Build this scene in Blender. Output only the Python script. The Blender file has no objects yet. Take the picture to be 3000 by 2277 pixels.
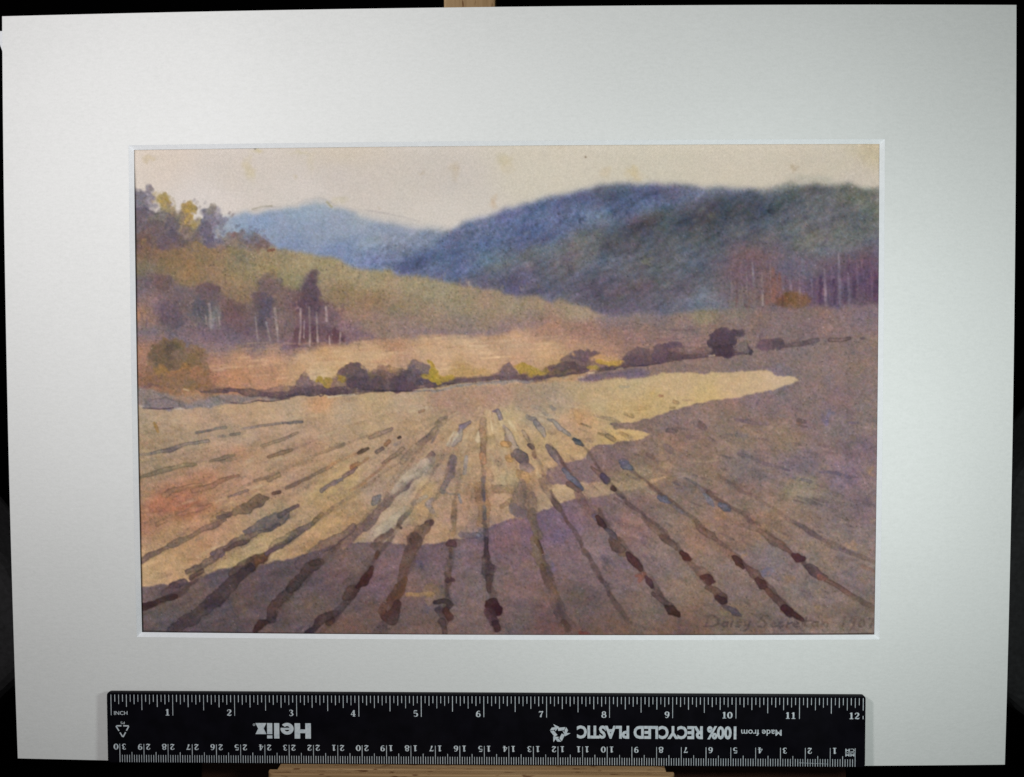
import bpy, bmesh, math
import numpy as np
from mathutils import Matrix, Vector

# ---------------------------------------------------------------- frame of the leaning board
# All pieces that lean on the easel share one frame: x right, y up along the board,
# z out of the board towards the viewer (millimetres in the builders, metres in the scene).
LEAN = math.radians(12)
MM = 0.001
FR = Matrix(((1, 0, 0, 0),
             (0, math.sin(LEAN), -math.cos(LEAN), 0),
             (0, math.cos(LEAN), math.sin(LEAN), 0.150),
             (0, 0, 0, 1)))
scene = bpy.context.scene

# ---------------------------------------------------------------- camera
cam_data = bpy.data.cameras.new("camera")
cam_data.sensor_width = 36.0
cam_data.lens = 36.0 * 2300 / 3000
cam_data.clip_start = 0.01
cam_data.clip_end = 50
cam = bpy.data.objects.new("camera", cam_data)
scene.collection.objects.link(cam)
CAM_ROT = (Matrix.Rotation(-0.0285, 4, 'X') @ Matrix.Rotation(0.0184, 4, 'Y') @ Matrix.Rotation(-0.0024, 4, 'Z'))
cam.matrix_world = FR @ Matrix.Translation(Vector((8.93, 162.67, 318.57)) * MM) @ CAM_ROT
scene.camera = cam

# ---------------------------------------------------------------- world and lamps
world = bpy.data.worlds.new("World")
scene.world = world
world.use_nodes = True
world.node_tree.nodes["Background"].inputs[0].default_value = (0.88, 1.0, 0.94, 1)
world.node_tree.nodes["Background"].inputs[1].default_value = 0.056

LAMPS = [((-168, 256, 256), 2.13, (1.0, 0.978, 0.98)),      # bulb up to the left
         ((133, 143, 199), 1.12, (0.905, 1.0, 0.97))]         # weaker, cooler bulb on the right
for pos, watts, col in LAMPS:
    ld = bpy.data.lights.new("lamp", 'POINT')
    ld.energy = watts
    ld.color = col
    ld.shadow_soft_size = 0.022
    lo = bpy.data.objects.new("lamp", ld)
    scene.collection.objects.link(lo)
    lo.matrix_world = FR @ Matrix.Translation(Vector(pos) * MM)

scene.view_settings.view_transform = 'Standard'
scene.view_settings.look = 'None'
scene.view_settings.exposure = 0.0
scene.view_settings.gamma = 1.0
scene.view_settings.use_curve_mapping = False
try:
    scene.cycles.max_bounces = 6
    scene.cycles.use_denoising = False
except Exception:
    pass

# ---------------------------------------------------------------- helpers
W, H = 406.4, 305.0                 # mount board, 16 x 12 in
WX0, WX1, WY0, WY1 = -149.6, 149.5, 53.6, 250.55   # opening at the picture
THICK = 1.5


def bow(x, y):
    """bends the board a few millimetres towards the viewer, standing in for lens barrel distortion"""
    return 3.4 * (1 - (2 * x / W) ** 2) + 1.78 * (1 - (2 * y / H - 1) ** 2)


def link(o):
    scene.collection.objects.link(o)
    return o


def thing(name, label, cat, base=(0, 0, 0), lean=True):
    o = link(bpy.data.objects.new(name, None))
    o.empty_display_size = 0.02
    o.matrix_world = (FR if lean else Matrix.Identity(4)) @ Matrix.Translation(Vector(base) * MM)
    o["label"] = label
    o["category"] = cat
    o["base"] = list(base)
    return o


def part(name, verts, faces, mat, parent, mats=None, fmat=None, smooth=False, label=None):
    """one mesh under a thing (or under a part of it); verts in millimetres of the thing's frame"""
    root = parent
    while root is not None and "base" not in root.keys():
        root = root.parent
    b = np.array(root["base"]) if root is not None else np.zeros(3)
    v = (np.asarray(verts, float) - b) * MM
    me = bpy.data.meshes.new(name)
    me.from_pydata([tuple(q) for q in v], [], [tuple(f) for f in faces])
    for m in (mats or [mat]):
        me.materials.append(m)
    if fmat is not None:
        me.polygons.foreach_set("material_index", fmat)
    if smooth:
        me.polygons.foreach_set("use_smooth", [True] * len(me.polygons))
    me.update()
    o = link(bpy.data.objects.new(name, me))
    o.parent = parent
    if label:
        o["label"] = label
    return o


def bevelled(o, width, seg=2):
    md = o.modifiers.new("soft_edges", 'BEVEL')
    md.width = width * MM
    md.segments = seg
    md.limit_method = 'ANGLE'
    md.angle_limit = math.radians(35)
    return o


def prism(poly2d, z0, z1, axes=(0, 1, 2)):
    """extrude a counter-clockwise outline; axes says which world axes (u, v, depth) are"""
    n = len(poly2d)
    vs = []
    for z in (z0, z1):
        for u, v in poly2d:
            q = [0, 0, 0]
            q[axes[0]], q[axes[1]], q[axes[2]] = u, v, z
            vs.append(q)
    fs = [tuple(range(n))[::-1], tuple(range(n, 2 * n))]
    for i in range(n):
        j = (i + 1) % n
        fs.append((i, j, n + j, n + i))
    return vs, fs


def box(x0, x1, y0, y1, z0, z1):
    return prism([(x0, y0), (x1, y0), (x1, y1), (x0, y1)], z0, z1)


def fix_normals(o):
    bm = bmesh.new()
    bm.from_mesh(o.data)
    bmesh.ops.recalc_face_normals(bm, faces=bm.faces)
    bm.to_mesh(o.data)
    bm.free()
    return o


# ---------------------------------------------------------------- materials
def new_mat(name, rough=.8, spec=.3):
    m = bpy.data.materials.new(name)
    m.use_nodes = True
    nt = m.node_tree
    b = nt.nodes["Principled BSDF"]
    b.inputs["Roughness"].default_value = rough
    b.inputs["Specular IOR Level"].default_value = spec
    return m, nt, b


def N(nt, kind, **kw):
    n = nt.nodes.new(kind)
    for k, v in kw.items():
        if k in n.inputs:
            n.inputs[k].default_value = v
        else:
            setattr(n, k, v)
    return n


def ramp(nt, stops):
    n = nt.nodes.new("ShaderNodeValToRGB")
    e = n.color_ramp.elements
    e[0].position, e[0].color = stops[0][0], (*stops[0][1], 1)
    e[1].position, e[1].color = stops[-1][0], (*stops[-1][1], 1)
    for p, c in stops[1:-1]:
        k = e.new(p)
        k.color = (*c, 1)
    return n


def mat_board():
    m, nt, b = new_mat("mount_card", .92, .12)
    tc = N(nt, "ShaderNodeTexCoord")
    mp = N(nt, "ShaderNodeMapping")
    mp.inputs["Scale"].default_value = (420, 900, 500)          # faint laid ribs across the card
    n1 = N(nt, "ShaderNodeTexNoise", Scale=1.0, Detail=3.0)
    n2 = N(nt, "ShaderNodeTexNoise", Scale=1500.0, Detail=2.0)
    n3 = N(nt, "ShaderNodeTexNoise", Scale=14.0, Detail=3.0)
    nt.links.new(tc.outputs["Object"], mp.inputs[0])
    nt.links.new(mp.outputs[0], n1.inputs["Vector"])
    nt.links.new(tc.outputs["Object"], n2.inputs["Vector"])
    nt.links.new(tc.outputs["Object"], n3.inputs["Vector"])
    ad = N(nt, "ShaderNodeMath", operation='ADD')
    nt.links.new(n1.outputs["Fac"], ad.inputs[0])
    nt.links.new(n2.outputs["Fac"], ad.inputs[1])
    ml = N(nt, "ShaderNodeMath", operation='MULTIPLY_ADD')
    nt.links.new(n3.outputs["Fac"], ml.inputs[0])
    ml.inputs[1].default_value = .8
    nt.links.new(ad.outputs[0], ml.inputs[2])
    r = ramp(nt, [(.34, (.765, .765, .757)), (.5, (.81, .808, .80)), (.66, (.848, .846, .84))])
    sc = N(nt, "ShaderNodeMath", operation='MULTIPLY')
    sc.inputs[1].default_value = .36
    nt.links.new(ml.outputs[0], sc.inputs[0])
    nt.links.new(sc.outputs[0], r.inputs[0])
    nt.links.new(r.outputs[0], b.inputs["Base Color"])
    bp = N(nt, "ShaderNodeBump", Strength=.12, Distance=.0002)
    nt.links.new(ad.outputs[0], bp.inputs["Height"])
    nt.links.new(bp.outputs[0], b.inputs["Normal"])
    return m


def mat_core():
    m, nt, b = new_mat("mount_core", .85, .2)
    tc = N(nt, "ShaderNodeTexCoord")
    n = N(nt, "ShaderNodeTexNoise", Scale=700.0, Detail=2.0)
    nt.links.new(tc.outputs["Object"], n.inputs["Vector"])
    r = ramp(nt, [(.3, (.79, .805, .835)), (.7, (.84, .855, .885))])
    nt.links.new(n.outputs["Fac"], r.inputs[0])
    nt.links.new(r.outputs[0], b.inputs["Base Color"])
    return m


def mat_paper():
    m, nt, b = new_mat("painted_paper", .88, .15)
    at = N(nt, "ShaderNodeVertexColor")
    at.layer_name = "pigment"
    tc = N(nt, "ShaderNodeTexCoord")
    n = N(nt, "ShaderNodeTexNoise", Scale=1300.0, Detail=3.0)
    nt.links.new(tc.outputs["Object"], n.inputs["Vector"])
    r = ramp(nt, [(.3, (.93, .93, .93)), (.7, (1.06, 1.06, 1.06))])
    nt.links.new(n.outputs["Fac"], r.inputs[0])
    mx = N(nt, "ShaderNodeMix", data_type='RGBA', blend_type='MULTIPLY')
    mx.inputs["Factor"].default_value = 1.0
    nt.links.new(at.outputs["Color"], mx.inputs["A"])
    nt.links.new(r.outputs[0], mx.inputs["B"])
    nt.links.new(mx.outputs["Result"], b.inputs["Base Color"])
    bp = N(nt, "ShaderNodeBump", Strength=.18, Distance=.0002)
    nt.links.new(n.outputs["Fac"], bp.inputs["Height"])
    nt.links.new(bp.outputs[0], b.inputs["Normal"])
    return m


def mat_plastic():
    m, nt, b = new_mat("black_plastic", .5, .14)
    tc = N(nt, "ShaderNodeTexCoord")
    n = N(nt, "ShaderNodeTexNoise", Scale=160.0, Detail=4.0)
    n2 = N(nt, "ShaderNodeTexNoise", Scale=40.0, Detail=4.0)
    nt.links.new(tc.outputs["Object"], n.inputs["Vector"])
    nt.links.new(tc.outputs["Object"], n2.inputs["Vector"])
    r = ramp(nt, [(.35, (.0016, .0012, .003)), (.75, (.0034, .0028, .006))])
    nt.links.new(n.outputs["Fac"], r.inputs[0])
    nt.links.new(r.outputs[0], b.inputs["Base Color"])
    rr = ramp(nt, [(.3, (.44, .44, .44)), (.7, (.62, .62, .62))])
    nt.links.new(n2.outputs["Fac"], rr.inputs[0])
    nt.links.new(rr.outputs[0], b.inputs["Roughness"])
    return m


def mat_ink():
    m, nt, b = new_mat("white_print", .6, .25)
    tc = N(nt, "ShaderNodeTexCoord")
    n = N(nt, "ShaderNodeTexNoise", Scale=900.0, Detail=3.0)
    nt.links.new(tc.outputs["Object"], n.inputs["Vector"])
    r = ramp(nt, [(.3, (.50, .56, .62)), (.6, (.68, .72, .76))])
    nt.links.new(n.outputs["Fac"], r.inputs[0])
    nt.links.new(r.outputs[0], b.inputs["Base Color"])
    return m


def mat_wood(name, along, lo, mid, hi, rough=.6, flecks=True):
    m, nt, b = new_mat(name, rough, .3)
    tc = N(nt, "ShaderNodeTexCoord")
    mp = N(nt, "ShaderNodeMapping")
    s = [520.0, 520.0, 520.0]
    s["xyz".index(along)] = 22.0
    mp.inputs["Scale"].default_value = s
    n1 = N(nt, "ShaderNodeTexNoise", Scale=1.0, Detail=5.0)
    nt.links.new(tc.outputs["Object"], mp.inputs[0])
    nt.links.new(mp.outputs[0], n1.inputs["Vector"])
    r = ramp(nt, [(.25, lo), (.5, mid), (.75, hi)])
    nt.links.new(n1.outputs["Fac"], r.inputs[0])
    out = r.outputs[0]
    if flecks:
        mp2 = N(nt, "ShaderNodeMapping")
        s2 = [900.0, 900.0, 900.0]
        s2["xyz".index(along)] = 150.0
        mp2.inputs["Scale"].default_value = s2
        n2 = N(nt, "ShaderNodeTexNoise", Scale=1.0, Detail=1.0)
        nt.links.new(tc.outputs["Object"], mp2.inputs[0])
        nt.links.new(mp2.outputs[0], n2.inputs["Vector"])
        r2 = ramp(nt, [(.64, (1, 1, 1)), (.70, (.42, .30, .22))])
        nt.links.new(n2.outputs["Fac"], r2.inputs[0])
        mx = N(nt, "ShaderNodeMix", data_type='RGBA', blend_type='MULTIPLY')
        mx.inputs["Factor"].default_value = 1.0
        nt.links.new(out, mx.inputs["A"])
        nt.links.new(r2.outputs[0], mx.inputs["B"])
        out = mx.outputs["Result"]
    nt.links.new(out, b.inputs["Base Color"])
    bp = N(nt, "ShaderNodeBump", Strength=.2, Distance=.0002)
    nt.links.new(n1.outputs["Fac"], bp.inputs["Height"])
    nt.links.new(bp.outputs[0], b.inputs["Normal"])
    return m


def mat_cloth(name, c0, c1, scale=900.0):
    m, nt, b = new_mat(name, .95, .05)
    tc = N(nt, "ShaderNodeTexCoord")
    n = N(nt, "ShaderNodeTexNoise", Scale=scale, Detail=3.0)
    nt.links.new(tc.outputs["Object"], n.inputs["Vector"])
    r = ramp(nt, [(.3, c0), (.7, c1)])
    nt.links.new(n.outputs["Fac"], r.inputs[0])
    nt.links.new(r.outputs[0], b.inputs["Base Color"])
    bp = N(nt, "ShaderNodeBump", Strength=.3, Distance=.0004)
    nt.links.new(n.outputs["Fac"], bp.inputs["Height"])
    nt.links.new(bp.outputs[0], b.inputs["Normal"])
    return m


M_BOARD, M_CORE, M_PAPER = mat_board(), mat_core(), mat_paper()
M_PLASTIC, M_INK = mat_plastic(), mat_ink()
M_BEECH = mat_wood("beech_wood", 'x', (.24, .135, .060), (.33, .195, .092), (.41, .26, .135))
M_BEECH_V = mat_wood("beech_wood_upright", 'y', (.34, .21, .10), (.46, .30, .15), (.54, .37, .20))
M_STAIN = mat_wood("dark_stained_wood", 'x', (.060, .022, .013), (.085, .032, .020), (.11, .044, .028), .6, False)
M_BLACK = mat_cloth("black_cloth", (.0012, .0010, .0013), (.0026, .0021, .0026))
M_CHAR = mat_cloth("charcoal_fabric", (.026, .025, .026), (.038, .037, .039), 500.0)
M_STEEL, _nt, _b = new_mat("plated_steel", .35, .5)
_b.inputs["Metallic"].default_value = 1.0
_n = N(_nt, "ShaderNodeTexNoise", Scale=300.0)
_r = ramp(_nt, [(.3, (.35, .34, .32)), (.7, (.5, .49, .47))])
_nt.links.new(_n.outputs["Fac"], _r.inputs[0])
_nt.links.new(_r.outputs[0], _b.inputs["Base Color"])

# ---------------------------------------------------------------- setting: cloth-covered table and black backdrop
def cloth_sheet(name, pts, mat):
    nv, nu = pts.shape[:2]
    fs = [(j * nu + i, j * nu + i + 1, (j + 1) * nu + i + 1, (j + 1) * nu + i) for j in range(nv - 1) for i in range(nu - 1)]
    me = bpy.data.meshes.new(name)
    me.from_pydata([tuple(q) for q in pts.reshape(-1, 3)], [], fs)
    me.materials.append(mat)
    me.polygons.foreach_set("use_smooth", [True] * len(fs))
    o = link(bpy.data.objects.new(name, me))
    o["kind"] = "structure"
    return o


u, v = np.meshgrid(np.linspace(-1, 1, 90), np.linspace(0, 1, 40))
fold = .014 * np.sin(u * 23 + 1.5 * np.sin(u * 7)) + .009 * np.sin(u * 41 + v * 2.0)
cloth_sheet("backdrop", np.stack([u * 1.3, .62 + fold * (.5 + .5 * v), -.002 + v * 1.25], -1), M_BLACK)
u, v = np.meshgrid(np.linspace(-1, 1, 30), np.linspace(0, 1, 24))
cloth_sheet("table_top", np.stack([u * 1.3, -.55 + v * 1.155, 0 * u], -1), M_BLACK)
# ---------------------------------------------------------------- the watercolour
# The picture is brushed onto a raster laid out in image pixels (x right, y down) and
# then carried by the paper sheet as a colour per vertex.
SK = 0.46                                   # raster cells per image pixel
SX0, SY0, SX1, SY1 = 380.0, 408.0, 2592.0, 1878.0
RW, RH = int((SX1 - SX0) * SK), int((SY1 - SY0) * SK)
prng = np.random.default_rng(1907)
GX, GY = np.meshgrid(SX0 + (np.arange(RW) + .5) / SK, SY0 + (np.arange(RH) + .5) / SK)
_fx = np.fft.rfftfreq(RW)[None, :]
_fy = np.fft.fftfreq(RH)[:, None]


def gblur(a, s, sy=None):
    """gaussian blur, s in image pixels"""
    sx = s * SK
    sy = (s if sy is None else sy) * SK
    k = np.exp(-2 * np.pi ** 2 * ((_fx * sx) ** 2 + (_fy * sy) ** 2))
    return np.fft.irfft2(np.fft.rfft2(a) * k, s=a.shape)


def noise(s, sy=None):
    n = gblur(prng.standard_normal((RH, RW)), s, sy)
    return (n - n.mean()) / n.std()


def streaks(l, w, deg):
    """noise drawn out along a direction (degrees, y down)"""
    c, s_ = math.cos(math.radians(deg)), math.sin(math.radians(deg))
    a, b = (_fx * c + _fy * s_) * l * SK, (-_fx * s_ + _fy * c) * w * SK
    n = np.fft.irfft2(np.fft.rfft2(prng.standard_normal((RH, RW))) * np.exp(-2 * np.pi ** 2 * (a * a + b * b)), s=(RH, RW))
    return (n - n.mean()) / n.std()


N4, N4b, N10, N10b = noise(4), noise(4), noise(11), noise(11)
N25, N25b, N60, N60b = noise(25), noise(25), noise(60), noise(60)
GRAIN = prng.standard_normal((RH, RW))


def field(pts, p=3.2, soft=26.0):
    """smooth colour wash through scattered colour samples (x, y, r, g, b)"""
    q = np.array(pts, float)
    st = 5
    cx, cy = GX[::st, ::st], GY[::st, ::st]
    acc = np.zeros(cx.shape + (3,))
    tot = np.zeros(cx.shape)
    for x, y, r, g, b in q:
        w = 1.0 / (((cx - x) ** 2 + 1.9 * (cy - y) ** 2) + soft ** 2) ** (p / 2)
        tot += w
        acc += w[..., None] * np.array([r, g, b])
    acc /= tot[..., None]
    iy = np.clip((np.arange(RH)) / st, 0, acc.shape[0] - 1.001)
    ix = np.clip((np.arange(RW)) / st, 0, acc.shape[1] - 1.001)
    y0, x0 = iy.astype(int), ix.astype(int)
    ty, tx = (iy - y0)[:, None, None], (ix - x0)[None, :, None]
    return ((acc[y0][:, x0] * (1 - tx) + acc[y0][:, x0 + 1] * tx) * (1 - ty)
            + (acc[y0 + 1][:, x0] * (1 - tx) + acc[y0 + 1][:, x0 + 1] * tx) * ty)


def poly(pts, ragged=0.0, soft=2.0):
    """soft mask of a polygon whose edge is roughened by noise"""
    P = np.array(pts, float)
    x, y = GX + ragged * (N4 * .5 + N10 * .7), GY + ragged * (N4b * .5 + N10b * .7)
    ins = np.zeros(x.shape, bool)
    for (xa, ya), (xb, yb) in zip(P, np.roll(P, -1, 0)):
        if ya == yb:
            continue
        c = (ya > y) != (yb > y)
        ins ^= c & (x < (xb - xa) * (y - ya) / (yb - ya) + xa)
    return np.clip(gblur(ins.astype(float), soft), 0, 1)


CAN = None


def lay(mask, col, a=1.0):
    """lay a wash (colour or colour field) over the canvas"""
    global CAN
    m = (mask * a)[..., None]
    CAN = CAN * (1 - m) + m * np.asarray(col, float)


def stroke(pts, w, col, a=.85, soft=3.0, edge=.25, rag=1.0):
    """one brush mark: polyline with tapering width and a darker dried rim"""
    global CAN
    P = [tuple(q) for q in pts]
    if len(P) == 1:
        P = [P[0], (P[0][0] + .5, P[0][1])]
    ws = [w] * len(P) if np.isscalar(w) else list(w)
    pad = max(ws) + 14
    xs, ys = [q[0] for q in P], [q[1] for q in P]
    i0 = max(int((min(xs) - pad - SX0) * SK), 0); i1 = min(int((max(xs) + pad - SX0) * SK) + 1, RW)
    j0 = max(int((min(ys) - pad - SY0) * SK), 0); j1 = min(int((max(ys) + pad - SY0) * SK) + 1, RH)
    if i1 <= i0 or j1 <= j0:
        return
    s = np.s_[j0:j1, i0:i1]
    jit = rag * min(max(ws), 30) * .055
    x = GX[s] + jit * (N4[s] * .35 + N10[s])
    y = GY[s] + jit * (N4b[s] * .35 + N10b[s])
    best = np.full(x.shape, -1e9)
    for k in range(len(P) - 1):
        (xa, ya), (xb, yb) = P[k], P[k + 1]
        dx, dy = xb - xa, yb - ya
        t = np.clip(((x - xa) * dx + (y - ya) * dy) / (dx * dx + dy * dy + 1e-9), 0, 1)
        d = np.hypot(x - xa - t * dx, y - ya - t * dy)
        best = np.maximum(best, (ws[k] * (1 - t) + ws[k + 1] * t) / 2 - d)
    m = np.clip(best / soft + .5, 0, 1)
    m = m * m * (3 - 2 * m) * np.clip(1 + .13 * N10[s] + .08 * N4[s], .4, 1.15)
    c = np.asarray(col, float) * (1 + .07 * N10b[s] + .05 * N25[s])[..., None]
    rim = np.exp(-((best - 1.2) / 2.2) ** 2)[..., None] * edge * (best > -4)[..., None]
    mm = np.clip(m * a, 0, 1)[..., None]
    CAN[s] = CAN[s] * (1 - mm) + mm * c
    CAN[s] = CAN[s] * (1 - rim * .55)


def blob(x, y, rx, ry, col, a=.85, soft=6.0, rag=5.0, edge=0.0):
    global CAN
    r = np.hypot((GX + rag * (N10 + .5 * N4) - x) / rx, (GY + rag * (N10b + .5 * N4b) - y) / ry)
    k = min(rx, ry)
    m = np.clip((1 - r) * k / soft + .5, 0, 1)
    lay(m * m * (3 - 2 * m), col, a)
    if edge:
        CAN *= (1 - edge * np.exp(-((1 - r) * k / 2.5) ** 2))[..., None]


def paint():
    global CAN
    # ---- sky and paper
    CAN = field([(420, 480, 216, 200, 184), (700, 500, 208, 195, 182), (1000, 520, 202, 190, 178), (1300, 520, 200, 189, 176),
                 (600, 590, 215, 203, 193), (900, 560, 208, 197, 186), (1300, 630, 206, 196, 183), (1600, 500, 205, 195, 174),
                 (1900, 480, 202, 192, 170), (2200, 480, 204, 192, 170), (2450, 480, 200, 188, 166), (2560, 450, 194, 180, 150),
                 (2500, 520, 198, 186, 168), (1600, 440, 204, 193, 172), (1000, 440, 205, 190, 170), (450, 440, 214, 196, 178)])
    CAN = CAN * np.array([1.018, 1.018, 1.03])
    for x, y, rx, ry, c, a in [(735, 500, 14, 28, (202, 184, 130), .6), (437, 474, 9, 10, (196, 172, 126), .6), (757, 443, 18, 8, (200, 182, 120), .7),
                               (868, 512, 9, 10, (190, 172, 130), .5), (1335, 497, 18, 16, (188, 165, 132), .6), (1482, 470, 22, 24, (190, 176, 130), .6),
                               (1450, 588, 12, 14, (200, 165, 125), .7), (1240, 503, 6, 6, (180, 160, 130), .6), (1855, 508, 18, 16, (200, 172, 115), .7),
                               (1770, 505, 14, 11, (200, 178, 140), .5), (2325, 487, 6, 8, (170, 150, 120), .7), (2560, 440, 38, 34, (188, 164, 118), .3),
                               (1000, 590, 18, 10, (196, 182, 142), .5), (880, 445, 30, 7, (198, 184, 130), .4), (1630, 430, 28, 9, (200, 178, 150), .35),
                               (920, 470, 12, 30, (205, 190, 150), .35), (1120, 600, 5, 5, (180, 165, 140), .5)]:
        blob(x, y, rx, ry, c, a * .62, soft=min(rx, ry) * 1.6, rag=5)
    stroke([(1715, 459)], 5, (140, 122, 104), .7, 3)
    stroke([(749, 436)], 4, (80, 75, 60), .8, 2)
    # ---- far blue mountains
    far = field([(700, 640, 146, 160, 190), (760, 660, 135, 148, 182), (900, 610, 152, 164, 188), (930, 590, 160, 166, 178), (830, 680, 143, 150, 178),
                 (950, 680, 142, 150, 178), (1100, 690, 143, 148, 172), (1200, 670, 148, 152, 176), (860, 720, 126, 136, 178), (1000, 735, 118, 130, 174),
                 (1150, 740, 125, 135, 172), (1250, 690, 120, 132, 162), (1100, 770, 104, 118, 165), (1250, 765, 80, 94, 142), (1330, 690, 112, 124, 154),
                 (1350, 750, 95, 106, 142), (1400, 690, 98, 106, 150), (1170, 790, 100, 112, 150), (1000, 660, 150, 154, 178), (1060, 650, 158, 162, 180),
                 (650, 660, 168, 170, 182), (1400, 800, 100, 98, 122), (1300, 820, 112, 115, 130), (1350, 835, 108, 104, 124)])
    m = poly([(628, 640), (690, 632), (740, 624), (800, 616), (860, 612), (900, 598), (930, 590), (960, 597), (990, 612), (1040, 622), (1100, 640), (1180, 652),
              (1250, 664), (1320, 676), (1380, 655), (1450, 700), (1500, 900), (620, 900)], 3, 6)
    far = (far * .8 + np.array([152, 157, 172]) * .2) * np.array([.965, 1.012, 1.01])
    lay(m, far, .97)
    lay(poly([(1040, 622), (1100, 622), (1220, 648), (1340, 672), (1300, 678), (1200, 668), (1060, 642)], 3, 7), (200, 192, 184), .75)
    lay(poly([(870, 606), (905, 585), (940, 580), (970, 590), (990, 612), (960, 600), (930, 596)], 2, 4), (186, 184, 184), .6)
    stroke([(672, 628), (760, 616), (800, 607), (862, 604), (885, 590), (915, 580), (940, 579), (965, 588), (985, 602), (1040, 613), (1100, 619), (1170, 632), (1230, 648)],
           5, (160, 152, 152), .24, 7, 0)
    stroke([(742, 614), (770, 606), (800, 604)], 5, (150, 142, 120), .5, 5, 0)
    stroke([(962, 592), (975, 606)], 7, (150, 142, 100), .5, 6, 0)
    lay(poly([(1060, 764), (1200, 735), (1300, 705), (1420, 690), (1420, 760), (1250, 810), (1100, 790)], 6, 14), (84, 98, 148), .55)
    lay(poly([(1150, 775), (1230, 745), (1300, 735), (1270, 770), (1200, 800)], 6, 10), (66, 78, 126), .55)
    # ---- blue ridge
    rid = field([(1400, 650, 112, 112, 152), (1450, 680, 100, 106, 150), (1500, 625, 94, 100, 146), (1560, 610, 80, 88, 132), (1600, 640, 98, 108, 156),
                 (1650, 590, 80, 84, 124), (1700, 570, 82, 88, 128), (1780, 555, 86, 92, 116), (1800, 580, 66, 74, 112), (1880, 575, 70, 78, 118),
                 (1920, 555, 78, 82, 122), (1960, 545, 96, 90, 118), (2020, 560, 98, 100, 134), (2100, 556, 112, 112, 132), (1900, 600, 104, 118, 158),
                 (1700, 620, 106, 114, 154), (1600, 670, 88, 98, 146), (1450, 720, 84, 98, 142), (1350, 740, 88, 100, 142), (1520, 690, 84, 94, 142),
                 (1300, 720, 96, 110, 152), (1400, 760, 96, 108, 140), (1750, 640, 110, 116, 142), (1500, 760, 100, 112, 134), (1560, 680, 76, 88, 138)])
    m = poly([(1290, 700), (1340, 668), (1370, 650), (1420, 636), (1450, 628), (1480, 612), (1520, 603), (1552, 594), (1590, 584), (1620, 575), (1660, 567), (1690, 556),
              (1720, 550), (1750, 542), (1775, 539), (1830, 537), (1870, 541), (1910, 537), (1950, 541), (1975, 536), (2000, 541), (2060, 549), (2110, 551),
              (2200, 556), (2250, 600), (1900, 760), (1400, 860), (1250, 800)], 2.5, 8)
    rid = rid * np.array([.96, 1.02, 1.03])
    lay(m, rid, .97)
    for i in range(90):                                   # dark flecks of trees along the ridge
        t = prng.random()
        x = 1380 + 560 * t; y = 668 - 115 * t + prng.random() * (70 - 10 * t) + 5
        stroke([(x, y + 3), (x + prng.normal(0, 2), y - 3)], prng.uniform(5, 11), (66, 76, 116), .32, 6, 0)
    # ---- dark hill on the right
    hill = field([(1450, 790, 112, 112, 128), (1500, 770, 104, 112, 128), (1600, 720, 102, 112, 122), (1600, 770, 104, 102, 116), (1500, 830, 92, 84, 116),
                  (1400, 830, 106, 98, 122), (1700, 690, 104, 108, 118), (1700, 740, 112, 108, 110), (1700, 800, 98, 94, 114), (1800, 650, 92, 98, 112),
                  (1850, 670, 78, 72, 86), (1880, 650, 74, 70, 86), (1790, 700, 84, 82, 96), (1900, 620, 90, 98, 106), (2000, 600, 84, 90, 104), (2000, 640, 70, 74, 86),
                  (2100, 600, 68, 72, 90), (2080, 650, 70, 76, 86), (2180, 590, 76, 82, 100), (2250, 560, 84, 86, 102), (2250, 600, 76, 84, 92), (2320, 540, 84, 92, 96),
                  (2400, 560, 86, 88, 98), (2480, 560, 106, 106, 104), (2550, 590, 114, 114, 106), (2400, 620, 106, 106, 110), (2500, 680, 112, 110, 108),
                  (2300, 650, 100, 102, 112), (2200, 660, 84, 84, 98), (2150, 700, 88, 88, 100), (2050, 720, 92, 96, 102), (1950, 700, 96, 96, 106),
                  (1900, 740, 102, 102, 110), (1800, 780, 98, 100, 112), (2000, 780, 98, 104, 112), (2100, 780, 96, 94, 108), (2250, 720, 104, 98, 112),
                  (2350, 700, 110, 110, 108), (2450, 740, 110, 108, 112), (2550, 730, 112, 104, 116), (1600, 850, 100, 90, 116), (1750, 850, 98, 78, 102),
                  (1900, 850, 100, 86, 104), (1830, 880, 104, 88, 108), (2000, 840, 104, 100, 114), (2060, 880, 112, 118, 136), (2200, 790, 116, 92, 106),
                  (2300, 790, 110, 98, 120), (2560, 790, 106, 82, 108), (2450, 790, 108, 104, 122), (2180, 760, 112, 94, 108), (1650, 890, 118, 108, 118)])
    m = poly([(1290, 860), (1330, 815), (1400, 790), (1470, 765), (1540, 730), (1600, 705), (1680, 670), (1760, 650), (1830, 628), (1900, 605), (1960, 592),
              (2030, 577), (2100, 570), (2160, 560), (2210, 556), (2235, 544), (2268, 538), (2290, 532), (2312, 520), (2326, 527), (2340, 536), (2385, 540), (2440, 543),
              (2470, 538), (2497, 538), (2512, 550), (2540, 553), (2600, 550), (2600, 940), (1500, 940)], 3, 7)
    soft = poly([(1290, 860), (1330, 815), (1400, 790), (1540, 735), (1680, 680), (1760, 660), (1900, 618), (2030, 590), (2200, 560), (2600, 480), (2600, 940), (1500, 940)], 6, 16)
    hill = (hill * .92 + np.array([92, 97, 104]) * .08) * np.array([.985, 1.0, 1.0])
    lay(m * soft, hill, 1.0)
    lay(poly([(1960, 640), (2050, 605), (2200, 580), (2260, 570), (2250, 600), (2150, 640), (2080, 670), (1990, 690)], 8, 18), (60, 64, 80), .55)
    lay(poly([(1835, 665), (1880, 645), (1950, 625), (1930, 660), (1880, 690), (1840, 695)], 6, 9), (68, 62, 78), .55)
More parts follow.
